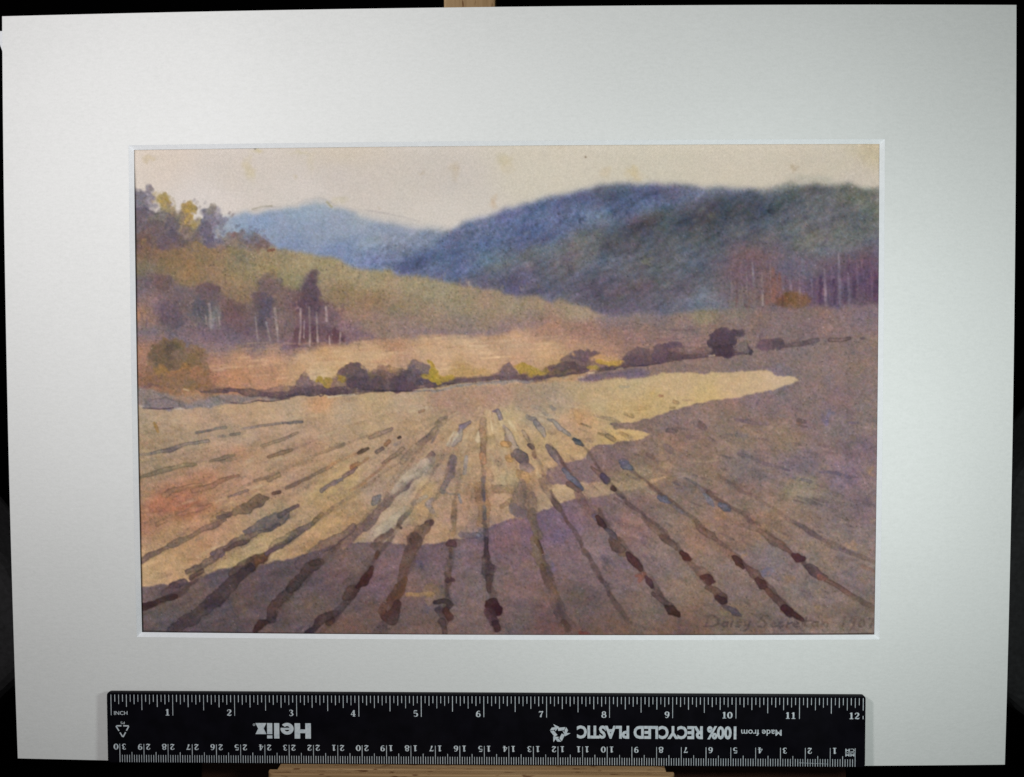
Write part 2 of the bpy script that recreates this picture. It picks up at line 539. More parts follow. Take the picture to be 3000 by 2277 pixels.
    lay(poly([(1740, 720), (1820, 680), (1820, 700), (1770, 740)], 6, 9), (76, 76, 88), .45)
    stroke([(2270, 575), (2255, 600), (2250, 620)], 7, (66, 68, 78), .4, 6, 0)
    stroke([(2253, 618), (2262, 622)], 13, (84, 68, 80), .5, 5, .1)
    stroke([(2468, 560), (2472, 572)], 14, (86, 86, 92), .6, 6, .1)
    stroke([(2275, 660), (2282, 668)], 24, (84, 86, 90), .5, 8, 0)
    stroke([(1672, 785), (1674, 800)], 15, (74, 76, 96), .6, 6, .1)
    lay(poly([(2290, 522), (2312, 510), (2335, 525), (2440, 535), (2430, 525), (2330, 512)], 3, 7), (150, 158, 150), .5)
    for i in range(420):                                  # foliage dabs dragged over the hill
        x = prng.uniform(1480, 2570); y = prng.uniform(575, 880)
        k = prng.random()
        c = (70, 74, 88) if k < .45 else (124, 118, 124) if k < .75 else (112, 84, 98) if k < .9 else (112, 118, 92)
        if y < 690 - (x - 1480) * .14:
            continue
        l = prng.uniform(4, 16)
        stroke([(x, y), (x + l, y - l * prng.uniform(.1, .8))], prng.uniform(6, 15), c, prng.uniform(.10, .28), 10, 0)
    blob(1895, 765, 14, 12, (128, 128, 96), .5, 9)
    hz = poly([(1040, 700), (1300, 668), (1450, 625), (1750, 546), (2050, 558), (2200, 566), (2315, 540), (2600, 566), (2600, 900), (1700, 900), (1040, 790)], 4, 8)
    s1, s2, s3 = streaks(10, 3.5, -30), streaks(6, 3.5, -40), streaks(30, 12, -20)
    hg = CAN.mean(2, keepdims=True)
    CAN = hg + (CAN - hg) * (1 - .16 * hz)[..., None]
    CAN *= (1 + hz * (.024 * s1 + .028 * s2 + .022 * s3))[..., None]
    CAN += (hz * 1.8)[..., None] * np.stack([streaks(22, 9, -25), .3 * s3, streaks(26, 10, -28)], -1)
    # ---- olive slope on the left
    slope = field([(420, 740, 128, 100, 78), (500, 745, 134, 110, 82), (600, 760, 140, 118, 88), (700, 750, 142, 126, 96), (800, 750, 152, 136, 104), (560, 790, 150, 120, 82),
                   (430, 790, 126, 116, 92), (700, 800, 150, 130, 92), (800, 800, 148, 136, 98), (900, 775, 168, 152, 112), (880, 830, 146, 136, 98),
                   (960, 770, 160, 146, 104), (1020, 800, 164, 150, 110), (1100, 825, 160, 148, 112), (1000, 860, 140, 120, 88), (1100, 880, 140, 118, 88),
                   (1200, 840, 160, 148, 114), (1200, 890, 148, 130, 100), (1300, 850, 158, 146, 112), (1350, 900, 152, 138, 108), (1450, 870, 158, 136, 108),
                   (1500, 900, 156, 142, 112), (1600, 895, 158, 138, 110), (1700, 910, 168, 148, 120), (1750, 922, 164, 144, 118), (1100, 940, 146, 122, 104),
                   (1000, 940, 146, 118, 108), (1200, 950, 144, 124, 110), (1350, 950, 142, 124, 112), (1500, 950, 144, 122, 114), (1020, 990, 132, 104, 112),
                   (720, 860, 146, 120, 90), (650, 880, 140, 112, 92), (1600, 945, 142, 116, 108)])
    sl = poly([(370, 705), (560, 700), (700, 728), (790, 724), (830, 732), (900, 745), (960, 752), (1060, 780), (1120, 795), (1180, 802), (1260, 816), (1340, 832), (1420, 846), (1520, 864),
               (1600, 876), (1680, 892), (1730, 906), (1780, 926), (1700, 945), (1500, 985), (1100, 1030), (370, 1060)], 4, 5)
    lay(sl, slope * np.array([1.02, .985, 1.0]), 1.0)
    for i in range(230):                                  # upright dry grass marks
        t = prng.random(); x = 560 + 1100 * t; y = 760 + 100 * t + prng.uniform(-20, 90)
        stroke([(x, y), (x + prng.normal(0, 2), y - prng.uniform(5, 13))], prng.uniform(3, 6), [(120, 104, 74), (176, 160, 122), (150, 118, 84)][i % 3], .22, 4, 0)
    # ---- trees along the upper left
    for x, y, rx, ry, c, a in [(400, 610, 34, 52, (122, 108, 122), .9), (432, 585, 22, 30, (136, 122, 134), .8), (415, 660, 50, 55, (106, 90, 102), .85), (443, 570, 10, 12, (134, 122, 132), .7),
                               (482, 655, 46, 48, (128, 112, 106), .85), (470, 690, 60, 34, (104, 86, 94), .7), (520, 660, 36, 46, (98, 88, 100), .7), (485, 600, 30, 26, (164, 142, 98), .8),
                               (478, 588, 26, 15, (174, 146, 88), .85), (505, 612, 14, 28, (158, 140, 104), .75), (545, 640, 26, 42, (158, 134, 98), .8), (553, 612, 18, 20, (176, 146, 84), .9),
                               (560, 645, 12, 36, (178, 148, 82), .75), (575, 675, 16, 26, (148, 130, 84), .7), (525, 630, 12, 22, (140, 122, 102), .6),
                               (615, 655, 30, 48, (112, 106, 128), .85), (618, 618, 18, 18, (156, 142, 128), .7), (640, 650, 20, 36, (124, 118, 138), .7), (600, 690, 34, 34, (102, 94, 112), .75),
                               (625, 715, 22, 26, (98, 92, 116), .7), (560, 700, 34, 30, (120, 102, 96), .7), (510, 705, 40, 22, (104, 88, 96), .6), (420, 705, 44, 18, (112, 82, 76), .6),
                               (685, 705, 44, 26, (134, 108, 102), .75), (725, 695, 30, 22, (116, 104, 106), .65), (755, 710, 36, 24, (120, 100, 98), .7), (780, 725, 26, 16, (120, 92, 88), .7),
                               (705, 725, 50, 16, (136, 112, 94), .6), (690, 695, 12, 10, (140, 92, 90), .5)]:
        blob(x, y, rx, ry, c, a, 12, 6)
    stroke([(790, 736), (806, 733)], 9, (118, 76, 66), .7, 5, 0)
    for i in range(130):
        x = prng.uniform(395, 790); y = prng.uniform(max(580, 500 + (x - 395) * .45), 725)
        stroke([(x, y), (x + 3, y - 4)], prng.uniform(4, 10), [(88, 76, 92), (148, 128, 116), (110, 92, 96)][i % 3], .25, 6, 0)
    for x, y in [(488, 585), (497, 592), (470, 592), (556, 605), (548, 618), (562, 632)]:
        stroke([(x, y), (x + 4, y + 2)], 9, (184, 148, 66), .6, 6, 0)
    # ---- brown wood on the left slope
    wood = field([(410, 850, 110, 96, 108), (450, 830, 116, 92, 96), (440, 880, 146, 116, 112), (405, 925, 180, 124, 92), (430, 940, 150, 118, 106), (480, 900, 104, 88, 102),
                  (500, 940, 98, 82, 98), (560, 880, 118, 96, 104), (590, 900, 94, 86, 98), (620, 930, 112, 108, 112), (660, 900, 124, 98, 104), (680, 920, 108, 82, 88),
                  (700, 960, 110, 82, 92), (640, 970, 118, 92, 106), (740, 900, 118, 92, 94), (770, 900, 96, 88, 106), (760, 950, 102, 84, 98), (820, 880, 126, 100, 98),
                  (830, 930, 132, 106, 104), (850, 970, 124, 98, 102), (890, 900, 104, 80, 92), (920, 880, 94, 72, 84), (910, 960, 96, 68, 82), (950, 930, 118, 92, 106),
                  (980, 980, 108, 80, 92), (1010, 960, 140, 112, 118), (560, 990, 130, 104, 112), (450, 985, 122, 112, 120), (700, 1010, 134, 106, 110), (850, 1010, 120, 92, 106),
                  (1030, 1000, 128, 98, 110), (400, 1000, 130, 112, 122)], 3.4, 18)
    wm = poly([(370, 820), (410, 808), (450, 800), (500, 815), (540, 850), (575, 845), (590, 832), (620, 825), (640, 850), (660, 880), (700, 895), (730, 890), (745, 860), (770, 815),
               (800, 812), (830, 840), (860, 850), (880, 830), (905, 805), (925, 792), (938, 830), (942, 870), (960, 890), (990, 900), (1010, 930), (1050, 960), (1100, 985), (1130, 1002),
               (1000, 1030), (700, 1050), (370, 1030)], 7, 6)
    lay(wm, wood, .86)
    for x, y, rx, ry, c, a in [(610, 850, 34, 24, (112, 88, 94), .7), (625, 838, 20, 12, (110, 82, 84), .6), (790, 830, 36, 26, (112, 94, 96), .6), (775, 900, 22, 40, (90, 80, 98), .7),
                               (752, 888, 18, 30, (104, 80, 84), .55), (590, 905, 24, 34, (90, 84, 96), .65), (690, 908, 32, 22, (110, 82, 80), .6), (500, 930, 32, 38, (94, 80, 96), .5),
                               (925, 815, 14, 24, (104, 76, 84), .8), (912, 860, 34, 36, (96, 74, 84), .7), (910, 895, 36, 30, (90, 72, 86), .7), (882, 985, 22, 26, (92, 62, 74), .6),
                               (985, 985, 20, 20, (92, 60, 72), .7), (925, 985, 16, 28, (86, 58, 72), .6), (480, 830, 26, 22, (106, 82, 82), .5), (630, 930, 16, 36, (128, 126, 128), .5),
                               (770, 950, 18, 14, (84, 74, 90), .6), (700, 1030, 300, 22, (136, 110, 112), .35)]:
        blob(x, y, rx, ry, c, a, 10, 6)
    for pts, w in [([(616, 892), (619, 930), (622, 962)], 7), ([(752, 930), (755, 970), (759, 1000)], 4), ([(783, 945), (790, 975), (795, 998)], 5), ([(808, 905), (812, 940), (815, 965)], 7),
                   ([(884, 905), (884, 960), (880, 1008)], 5), ([(909, 900), (911, 960), (911, 1015)], 4.5), ([(930, 915), (932, 965), (934, 1015)], 5), ([(958, 900), (960, 940)], 6),
                   ([(605, 925), (608, 950)], 3), ([(645, 930), (648, 965)], 4), ([(815, 965), (818, 1000)], 4), ([(1000, 975), (998, 1008)], 4), ([(968, 985), (969, 1010)], 3), ([(895, 940), (893, 990)], 3)]:
        stroke(pts, w + 1, (174, 154, 148), .55, 5, 0, .5)
    for pts in [[(870, 905), (878, 900)], [(560, 890), (568, 882)], [(962, 895), (975, 900)], [(542, 953), (580, 952)], [(835, 1004), (858, 1006)], [(400, 974), (430, 973)]]:
        stroke(pts, 6, (170, 148, 138), .35, 5, 0)
    for i in range(150):
        x = prng.uniform(400, 1030); y = prng.uniform(880, 1000)
        stroke([(x, y), (x + prng.normal(0, 1.5), y - prng.uniform(8, 24))], prng.uniform(2.5, 6), [(86, 66, 82), (140, 112, 112), (104, 78, 88)][i % 3], .25, 4, 0)
    # ---- right-hand hillside wood
    rw = field([(2150, 760, 112, 90, 104), (2180, 810, 112, 88, 102), (2220, 760, 116, 90, 100), (2260, 820, 132, 92, 92), (2300, 780, 106, 94, 114), (2350, 800, 112, 98, 116),
                (2320, 840, 112, 86, 106), (2400, 840, 86, 66, 94), (2440, 870, 92, 70, 102), (2480, 860, 98, 76, 102), (2540, 830, 92, 68, 98), (2520, 880, 104, 78, 92),
                (2560, 870, 92, 62, 86), (2200, 870, 134, 108, 100), (2170, 890, 128, 110, 100), (2250, 860, 124, 86, 86), (2120, 850, 110, 96, 108), (2080, 880, 112, 116, 138)], 3.4, 16)
    lay(poly([(2080, 830), (2130, 730), (2200, 715), (2260, 730), (2330, 745), (2400, 760), (2600, 740), (2600, 910), (2080, 915)], 10, 22), rw * np.array([1.04, 1.02, .98]), .78)
    for x0, yt, yb, w, c in [(2203, 770, 835, 6, (172, 160, 166)), (2230, 800, 895, 7, (168, 150, 146)), (2415, 790, 900, 9, (150, 132, 146)), (2457, 745, 895, 9, (150, 140, 154)),
                             (2484, 800, 895, 8, (142, 122, 140)), (2313, 790, 870, 8, (136, 120, 136)), (2510, 770, 850, 6, (128, 108, 126)), (2170, 800, 885, 5, (140, 118, 124)), (2350, 760, 800, 12, (136, 132, 142)), (2140, 790, 880, 5, (146, 124, 128)), (2185, 780, 870, 4, (154, 134, 138)), (2255, 775, 860, 4, (156, 134, 132)), (2290, 770, 850, 5, (144, 126, 138)), (2340, 800, 880, 5, (140, 122, 138)), (2375, 770, 870, 6, (140, 126, 142)), (2435, 780, 890, 4, (136, 116, 136)), (2530, 800, 885, 4, (134, 112, 130)), (2552, 790, 870, 4, (126, 104, 124))]:
        stroke([(x0 - 2, yt), (x0, (yt + yb) / 2), (x0 + 2, yb)], [w * .5, w, w * .8], c, .5, 6, 0, .5)
    for x0, yt, yb, w, c in [(2402, 810, 890, 16, (74, 52, 82)), (2440, 820, 885, 18, (78, 56, 84)), (2475, 830, 890, 12, (76, 54, 80)), (2500, 810, 870, 14, (86, 62, 88)), (2565, 800, 890, 18, (82, 56, 82)),
                             (2540, 800, 850, 30, (88, 62, 92)), (2262, 790, 880, 20, (150, 96, 80)), (2280, 800, 850, 10, (146, 92, 72)), (2245, 830, 890, 12, (140, 94, 84)), (2155, 820, 900, 8, (112, 80, 80)), (2190, 860, 905, 8, (124, 92, 78))]:
        stroke([(x0, yt), (x0 + 1, (yt + yb) / 2), (x0, yb)], [w * .4, w, w * .7], c, .55, 7, 0, .7)
    blob(2330, 882, 44, 26, (132, 90, 58), .8, 12, 4)
    blob(2290, 885, 22, 18, (112, 76, 52), .6, 8)
    stroke([(2290, 868), (2290, 900)], 7, (84, 56, 56), .5, 4, 0)
    stroke([(2180, 893), (2188, 912)], 9, (108, 74, 70), .7, 4, 0)
    for i in range(120):
        x = prng.uniform(2110, 2570); y = prng.uniform(760, 890)
        stroke([(x, y), (x + 1, y - prng.uniform(8, 26))], prng.uniform(3, 7), [(84, 62, 86), (142, 120, 128), (128, 92, 96)][i % 3], .22, 5, 0)
    # ---- middle field
    mid = field([(420, 1040, 172, 122, 98), (410, 1090, 160, 108, 84), (560, 1010, 136, 114, 116), (650, 1020, 140, 116, 116), (750, 1020, 140, 112, 112), (640, 1070, 168, 124, 104),
                 (700, 1050, 188, 138, 104), (700, 1100, 190, 130, 92), (800, 1090, 192, 134, 98), (620, 1110, 180, 118, 86), (800, 1060, 200, 150, 112), (900, 1045, 206, 164, 122),
                 (880, 1090, 196, 150, 108), (850, 1025, 150, 116, 108), (950, 1035, 198, 152, 108), (1000, 1055, 206, 166, 122), (930, 1100, 202, 172, 130), (1000, 1100, 186, 148, 100),
                 (1100, 1040, 204, 164, 124), (1200, 1050, 190, 146, 114), (1150, 1010, 178, 132, 100), (1250, 1020, 200, 160, 120), (1300, 1060, 204, 162, 124), (1400, 1050, 204, 160, 124), (1400, 1005, 206, 168, 130),
                 (1500, 1000, 200, 160, 126), (1350, 1080, 190, 148, 90), (1500, 1060, 198, 152, 118), (1450, 985, 180, 138, 110), (1600, 1020, 208, 164, 122), (1600, 975, 166, 124, 106),
                 (1700, 980, 158, 116, 104), (1700, 1010, 178, 136, 110), (1650, 1060, 186, 146, 98), (1780, 1040, 180, 132, 104), (1800, 980, 150, 112, 102), (1850, 1020, 158, 118, 104), (1900, 970, 146, 112, 102),
                 (1950, 1000, 150, 114, 106), (2000, 960, 140, 114, 106), (2050, 1000, 146, 112, 106), (2060, 930, 148, 130, 104), (2100, 950, 132, 110, 102), (1900, 935, 130, 112, 114), (1800, 935, 134, 112, 112),
                 (2200, 960, 132, 106, 104), (2250, 1000, 136, 110, 106), (2300, 940, 132, 108, 110), (2350, 970, 132, 106, 106), (2400, 910, 142, 112, 104), (2450, 960, 134, 112, 112), (2550, 950, 128, 106, 112),
                 (2550, 1010, 136, 116, 106), (2400, 1040, 138, 116, 106), (2200, 1060, 132, 108, 108), (2300, 1080, 128, 106, 116), (2480, 1060, 132, 112, 114), (2150, 920, 134, 118, 108)], 3.4, 18)
    mm = poly([(370, 975), (450, 985), (640, 1000), (760, 1012), (900, 1020), (1000, 1012), (1100, 1000), (1250, 985), (1400, 978), (1500, 965), (1560, 955), (1700, 936), (1800, 928), (1950, 922),
               (2060, 908), (2250, 905), (2400, 900), (2600, 890), (2600, 1130), (1500, 1140), (800, 1180), (370, 1190)], 4, 6)
    lay(mm, mid, .97)
    lay(poly([(1160, 968), (1250, 962), (1400, 968), (1500, 958), (1580, 940), (1560, 958), (1420, 984), (1280, 986)], 4, 5), (142, 116, 124), .6)
    lay(poly([(390, 965), (520, 968), (700, 975), (860, 1005), (900, 1018), (760, 1022), (560, 1000), (390, 1008)], 6, 9), (126, 104, 116), .55)
    stroke([(1110, 996), (1130, 995)], 8, (88, 66, 80), .7, 5, 0)
    for pts in [[(1380, 1012), (1450, 1000), (1500, 992)], [(900, 1098), (960, 1100), (990, 1092)], [(1330, 1000), (1420, 1008)]]:
        stroke(pts, 14, (212, 180, 142), .3, 14, 0)
    for i in range(220):                                  # dragged horizontal strokes
        x = prng.uniform(600, 2560); y = prng.uniform(1000, 1120) - (x - 600) * .032
        l = prng.uniform(20, 110)
        c = [(214, 176, 134), (176, 130, 98), (186, 142, 106)][i % 3] if x < 1700 else [(150, 122, 114), (118, 92, 96), (146, 112, 100)][i % 3]
        stroke([(x, y), (x + l, y - l * .06)], prng.uniform(3, 9), c, .3, 6, 0)
    # ---- round bush at the left edge
    for x, y, rx, ry, c, a in [(520, 1068, 92, 72, (140, 108, 82), .85), (515, 1050, 74, 56, (126, 96, 72), .8), (500, 1045, 58, 46, (116, 92, 70), .7), (545, 1040, 40, 36, (140, 110, 90), .6), (503, 1026, 20, 20, (98, 78, 66), .75),
                               (525, 1005, 26, 12, (126, 100, 72), .6), (560, 1065, 24, 26, (128, 102, 66), .6), (490, 1062, 36, 16, (118, 92, 66), .6), (470, 1085, 36, 20, (166, 118, 62), .75),
                               (530, 1090, 50, 18, (158, 112, 68), .7), (500, 1120, 80, 30, (148, 108, 78), .75), (560, 1120, 50, 28, (136, 104, 78), .65), (440, 1110, 34, 26, (138, 98, 78), .6),
                               (450, 1142, 50, 14, (104, 76, 84), .6), (500, 1150, 70, 12, (164, 116, 82), .6), (600, 1115, 30, 36, (168, 110, 80), .5), (575, 1140, 40, 14, (150, 108, 70), .6)]:
        blob(x, y, rx, ry, c, a, 11, 7)
    stroke([(541, 1141), (556, 1145)], 5, (198, 166, 128), .8, 3, 0)
    # ---- strips below the hedge
    lay(poly([(370, 1140), (420, 1140), (500, 1158), (600, 1160), (700, 1158), (800, 1162), (880, 1160), (860, 1168), (800, 1178), (760, 1172), (700, 1182), (640, 1192), (560, 1196), (520, 1188), (500, 1200), (430, 1198), (400, 1186), (370, 1186)], 3, 3),
        (138, 122, 120), .92)
    blob(480, 1183, 50, 18, (124, 112, 118), .7, 6, 3, .15)
    blob(600, 1180, 66, 16, (140, 126, 122), .5, 6, 3, .12)
    lay(poly([(505, 1160), (600, 1150), (640, 1160), (560, 1176), (520, 1174)], 3, 4), (180, 132, 98), .7)
    # ---- light field
    lf = field([(420, 1230, 176, 152, 120), (500, 1220, 178, 154, 122), (600, 1210, 182, 150, 118), (700, 1190, 190, 158, 118), (850, 1190, 186, 160, 124), (950, 1180, 196, 150, 104), (1000, 1200, 186, 160, 126),
                (550, 1290, 174, 150, 118), (700, 1280, 178, 152, 122), (850, 1270, 182, 152, 120), (430, 1300, 168, 142, 108), (430, 1380, 164, 136, 102), (600, 1350, 172, 140, 108), (750, 1370, 182, 146, 110),
                (700, 1330, 180, 138, 106), (900, 1310, 176, 140, 110), (900, 1360, 178, 144, 106), (1000, 1290, 182, 152, 116), (1100, 1240, 184, 156, 116), (1100, 1170, 190, 162, 116), (1200, 1180, 188, 162, 126),
                (1300, 1180, 172, 138, 112), (1350, 1210, 168, 138, 112), (1250, 1240, 184, 152, 112), (1350, 1260, 180, 152, 112), (1450, 1160, 176, 140, 116), (1550, 1180, 166, 142, 116), (1600, 1150, 170, 146, 116),
                (1500, 1220, 190, 168, 124), (1480, 1280, 196, 166, 116), (1600, 1220, 186, 164, 130), (1650, 1180, 176, 156, 122), (1700, 1150, 184, 160, 116), (1750, 1190, 196, 172, 124), (1650, 1240, 196, 160, 122),
                (1700, 1220, 190, 150, 104), (1850, 1130, 196, 172, 122), (1900, 1190, 198, 168, 108), (2000, 1130, 200, 172, 122), (2050, 1160, 206, 176, 114), (2150, 1110, 202, 172, 124), (2200, 1130, 206, 176, 130), (2300, 1115, 206, 178, 136),
                (1800, 1200, 194, 164, 110), (1680, 1290, 192, 156, 110), (1600, 1300, 194, 164, 114), (1550, 1340, 194, 162, 112), (1650, 1330, 192, 158, 110), (1800, 1285, 202, 168, 104), (1880, 1272, 198, 166, 108),
                (420, 1440, 170, 132, 98), (480, 1470, 172, 114, 84), (550, 1490, 160, 108, 82), (600, 1400, 180, 130, 94), (420, 1530, 166, 118, 88), (520, 1560, 176, 138, 100), (600, 1540, 184, 140, 104),
                (700, 1430, 178, 138, 108), (800, 1440, 180, 144, 104), (860, 1400, 176, 142, 110), (500, 1630, 188, 152, 106), (600, 1600, 186, 142, 102), (430, 1680, 196, 160, 112), (640, 1590, 190, 148, 108), (680, 1640, 176, 152, 104),
                (760, 1600, 178, 152, 108), (800, 1500, 178, 148, 110), (850, 1560, 182, 148, 104), (900, 1500, 182, 152, 110), (900, 1590, 178, 140, 98), (950, 1540, 184, 148, 100), (960, 1440, 184, 154, 104), (1000, 1480, 182, 146, 100),
                (1020, 1400, 188, 158, 108), (1050, 1530, 176, 138, 96), (1100, 1420, 166, 142, 116), (1150, 1370, 176, 144, 110), (1200, 1330, 162, 134, 108), (1180, 1430, 176, 156, 132), (1200, 1400, 184, 164, 138), (1250, 1430, 186, 154, 106),
                (1120, 1560, 168, 148, 126), (1160, 1520, 180, 158, 128), (1230, 1500, 188, 152, 104), (1300, 1400, 166, 140, 118), (1300, 1480, 180, 146, 112), (1350, 1520, 176, 140, 110), (1290, 1570, 182, 146, 110), (1400, 1450, 164, 128, 96),
                (1350, 1320, 176, 146, 110), (1400, 1540, 150, 122, 104), (1380, 1560, 156, 130, 112), (1480, 1400, 194, 166, 120), (1450, 1360, 176, 146, 112), (1480, 1470, 186, 152, 112), (1540, 1440, 156, 124, 94), (1600, 1400, 172, 138, 100), (1600, 1460, 178, 148, 110),
                (1640, 1430, 196, 166, 124), (1580, 1490, 178, 150, 114), (1200, 1570, 164, 126, 100)], 3.6, 16)
    lm = poly([(370, 1186), (430, 1198), (500, 1200), (560, 1196), (640, 1192), (690, 1182), (730, 1178), (780, 1176), (840, 1168), (870, 1163), (960, 1160), (1040, 1155), (1140, 1148), (1230, 1150), (1300, 1142), (1400, 1130), (1500, 1126),
               (1600, 1122), (1700, 1114), (1780, 1112), (1850, 1106), (1900, 1102), (1960, 1092), (2010, 1088), (2060, 1096), (2130, 1090), (2200, 1086), (2255, 1086), (2275, 1098), (2310, 1104), (2338, 1115),
               (2260, 1140), (2200, 1154), (2100, 1172), (2030, 1184), (1990, 1196), (1900, 1222), (1830, 1238), (1780, 1240), (1800, 1258), (1860, 1260), (1905, 1270), (1880, 1284), (1800, 1298), (1740, 1306),
               (1722, 1318), (1712, 1340), (1660, 1350), (1600, 1378), (1596, 1418), (1660, 1420), (1690, 1412), (1760, 1414), (1890, 1404), (1950, 1396), (1920, 1412), (1880, 1424), (1800, 1440), (1730, 1454), (1660, 1462), (1610, 1486), (1570, 1502), (1520, 1512),
               (1450, 1532), (1425, 1545), (1395, 1566), (1350, 1580), (1290, 1590), (1225, 1596), (1150, 1590), (1060, 1586), (990, 1592), (930, 1612), (870, 1632), (800, 1646), (720, 1654), (640, 1668), (560, 1700), (510, 1708), (440, 1712), (400, 1722), (370, 1726)], 2.2, 1.8)
    dk = field([(2400, 1120, 132, 112, 114), (2550, 1100, 132, 112, 110), (2250, 1180, 130, 110, 118), (2450, 1200, 126, 108, 118), (2550, 1220, 128, 112, 112), (2350, 1230, 130, 110, 112), (2100, 1210, 136, 112, 108), (2000, 1240, 134, 110, 110),
                (2150, 1290, 140, 116, 106), (2300, 1280, 138, 116, 104), (2450, 1290, 130, 112, 114), (2550, 1320, 124, 104, 116), (1900, 1260, 138, 112, 104), (1950, 1310, 140, 114, 104), (1800, 1340, 126, 102, 106), (1900, 1360, 136, 112, 98), (1700, 1390, 130, 106, 112),
                (2050, 1380, 136, 114, 106), (2200, 1380, 128, 110, 112), (2350, 1360, 124, 106, 118), (2480, 1390, 126, 106, 124), (2560, 1400, 130, 110, 114), (2350, 1430, 142, 126, 112), (2150, 1450, 136, 112, 104), (2000, 1450, 130, 112, 106), (1850, 1400, 146, 124, 100), (1850, 1480, 130, 104, 104),
                (1750, 1490, 122, 98, 106), (1650, 1540, 116, 94, 116), (1560, 1560, 118, 94, 116), (1500, 1540, 124, 98, 114), (1450, 1600, 118, 92, 106), (1540, 1640, 120, 96, 108), (1650, 1640, 118, 96, 106), (1750, 1600, 128, 106, 114), (1850, 1560, 134, 106, 104), (1950, 1600, 136, 112, 106),
                (2050, 1560, 144, 114, 102), (2150, 1540, 144, 112, 100), (2250, 1520, 142, 116, 104), (2350, 1530, 136, 114, 106), (2450, 1510, 128, 112, 114), (2550, 1500, 124, 106, 116), (2500, 1600, 132, 114, 112), (2400, 1640, 134, 114, 108), (2250, 1640, 126, 112, 118), (2150, 1680, 130, 110, 108),
                (2350, 1740, 132, 112, 108), (2480, 1720, 128, 110, 114), (2540, 1790, 118, 102, 98), (2300, 1840, 120, 102, 98), (2450, 1840, 122, 106, 104), (2150, 1830, 118, 98, 88), (2000, 1840, 112, 86, 78), (1900, 1780, 118, 98, 92), (1800, 1850, 108, 84, 76), (2000, 1720, 132, 110, 102), (1900, 1680, 122, 104, 110),
                (1800, 1700, 122, 100, 102), (1700, 1760, 104, 86, 88), (1620, 1850, 108, 78, 78), (1500, 1720, 122, 96, 98), (1400, 1700, 116, 98, 104), (1350, 1640, 114, 96, 108), (1250, 1620, 112, 88, 100), (1150, 1640, 118, 94, 104), (1060, 1640, 108, 90, 96), (1100, 1700, 114, 88, 98), (1250, 1720, 116, 94, 96),
                (1200, 1780, 106, 86, 90), (1380, 1780, 114, 96, 100), (1500, 1820, 104, 86, 88), (1250, 1840, 108, 86, 84), (1080, 1800, 102, 82, 84), (1000, 1830, 106, 80, 76), (950, 1700, 100, 80, 88), (1000, 1760, 100, 82, 86), (850, 1680, 92, 78, 90), (900, 1780, 106, 86, 84), (780, 1720, 92, 78, 84), (800, 1820, 98, 78, 82),
                (700, 1700, 98, 80, 84), (650, 1680, 92, 80, 92), (650, 1800, 92, 76, 82), (560, 1730, 104, 84, 82), (500, 1760, 102, 86, 86), (440, 1740, 110, 92, 94), (450, 1820, 90, 80, 84), (560, 1840, 86, 72, 78), (420, 1850, 88, 78, 82), (700, 1850, 88, 74, 82)], 3.6, 16)
    dm = poly([(370, 1700), (700, 1600), (1000, 1560), (1400, 1500), (1580, 1330), (1700, 1290), (1740, 1235), (1900, 1180), (2150, 1085), (1900, 1100), (1780, 1108), (1700, 1112), (1740, 1090), (1850, 1072), (1950, 1064), (2080, 1045), (2200, 1032), (2350, 1012), (2480, 1005), (2600, 1000), (2600, 1900), (370, 1900)], 4, 6)
    lay(dm, dk * np.array([1.035, 1.015, .965]), 1.0)
    for i in range(900):                                  # broken colour of the shaded earth
        x = prng.uniform(395, 2570); y = prng.uniform(1080, 1858)
        k = prng.random(); e = min(1, max(0, (y - 1150) / 700)) * .16
        c = np.array((112, 98, 126) if k < .33 else (148, 112, 96) if k < .6 else (100, 80, 90) if k < .78 else (148, 126, 96) if k < .92 else (104, 108, 124)) * (1 - e)
        l = prng.uniform(4, 30)
        if y > 1120 and prng.random() < .9:
            ang = math.atan2(y - 1150, x - 1430)
            stroke([(x, y), (x + l * math.cos(ang), y + l * math.sin(ang))], prng.uniform(8, 22), c, prng.uniform(.07, .2), 10, 0)
    for x, y, r, c in [(2312, 1415, 12, (166, 120, 92)), (2500, 1595, 16, (178, 134, 98)), (2105, 1500, 16, (170, 124, 86)), (2220, 1575, 12, (164, 124, 96)), (2200, 1510, 14, (164, 118, 92)), (2240, 1670, 26, (104, 104, 138)), (2100, 1550, 12, (170, 130, 92)),
                       (2115, 1802, 12, (150, 124, 80)), (2398, 1785, 12, (158, 122, 92)), (2545, 1385, 14, (156, 122, 86)), (2180, 1620, 12, (160, 124, 88)), (2310, 1700, 18, (152, 114, 80)), (1830, 1655, 20, (118, 100, 122)), (1640, 1570, 24, (112, 94, 124)),
                       (1990, 1320, 18, (156, 118, 100)), (2340, 1240, 14, (122, 86, 66)), (1215, 1650, 16, (86, 74, 100)), (1270, 1740, 30, (146, 116, 84)), (1560, 1660, 20, (140, 108, 92)), (1490, 1680, 22, (136, 102, 88)), (2420, 1215, 18, (106, 100, 128)),
                       (2270, 1110, 50, (130, 112, 122)), (1620, 1660, 14, (110, 96, 130)), (1900, 1385, 36, (150, 130, 100)), (2360, 1428, 40, (148, 130, 112))]:
        blob(x, y, r, r * .75, c, .5, 12, 8)
    lay(lm, lf * np.array([1.0, .975, 1.0]), 1.0)
    # dried edge where the shadow wash stops
    e = np.clip(gblur(lm, 1.2) - gblur(lm, 5), -1, 0) * (GY > 1180)
    CAN *= (1 + .30 * e * (GX > 1000))[..., None]
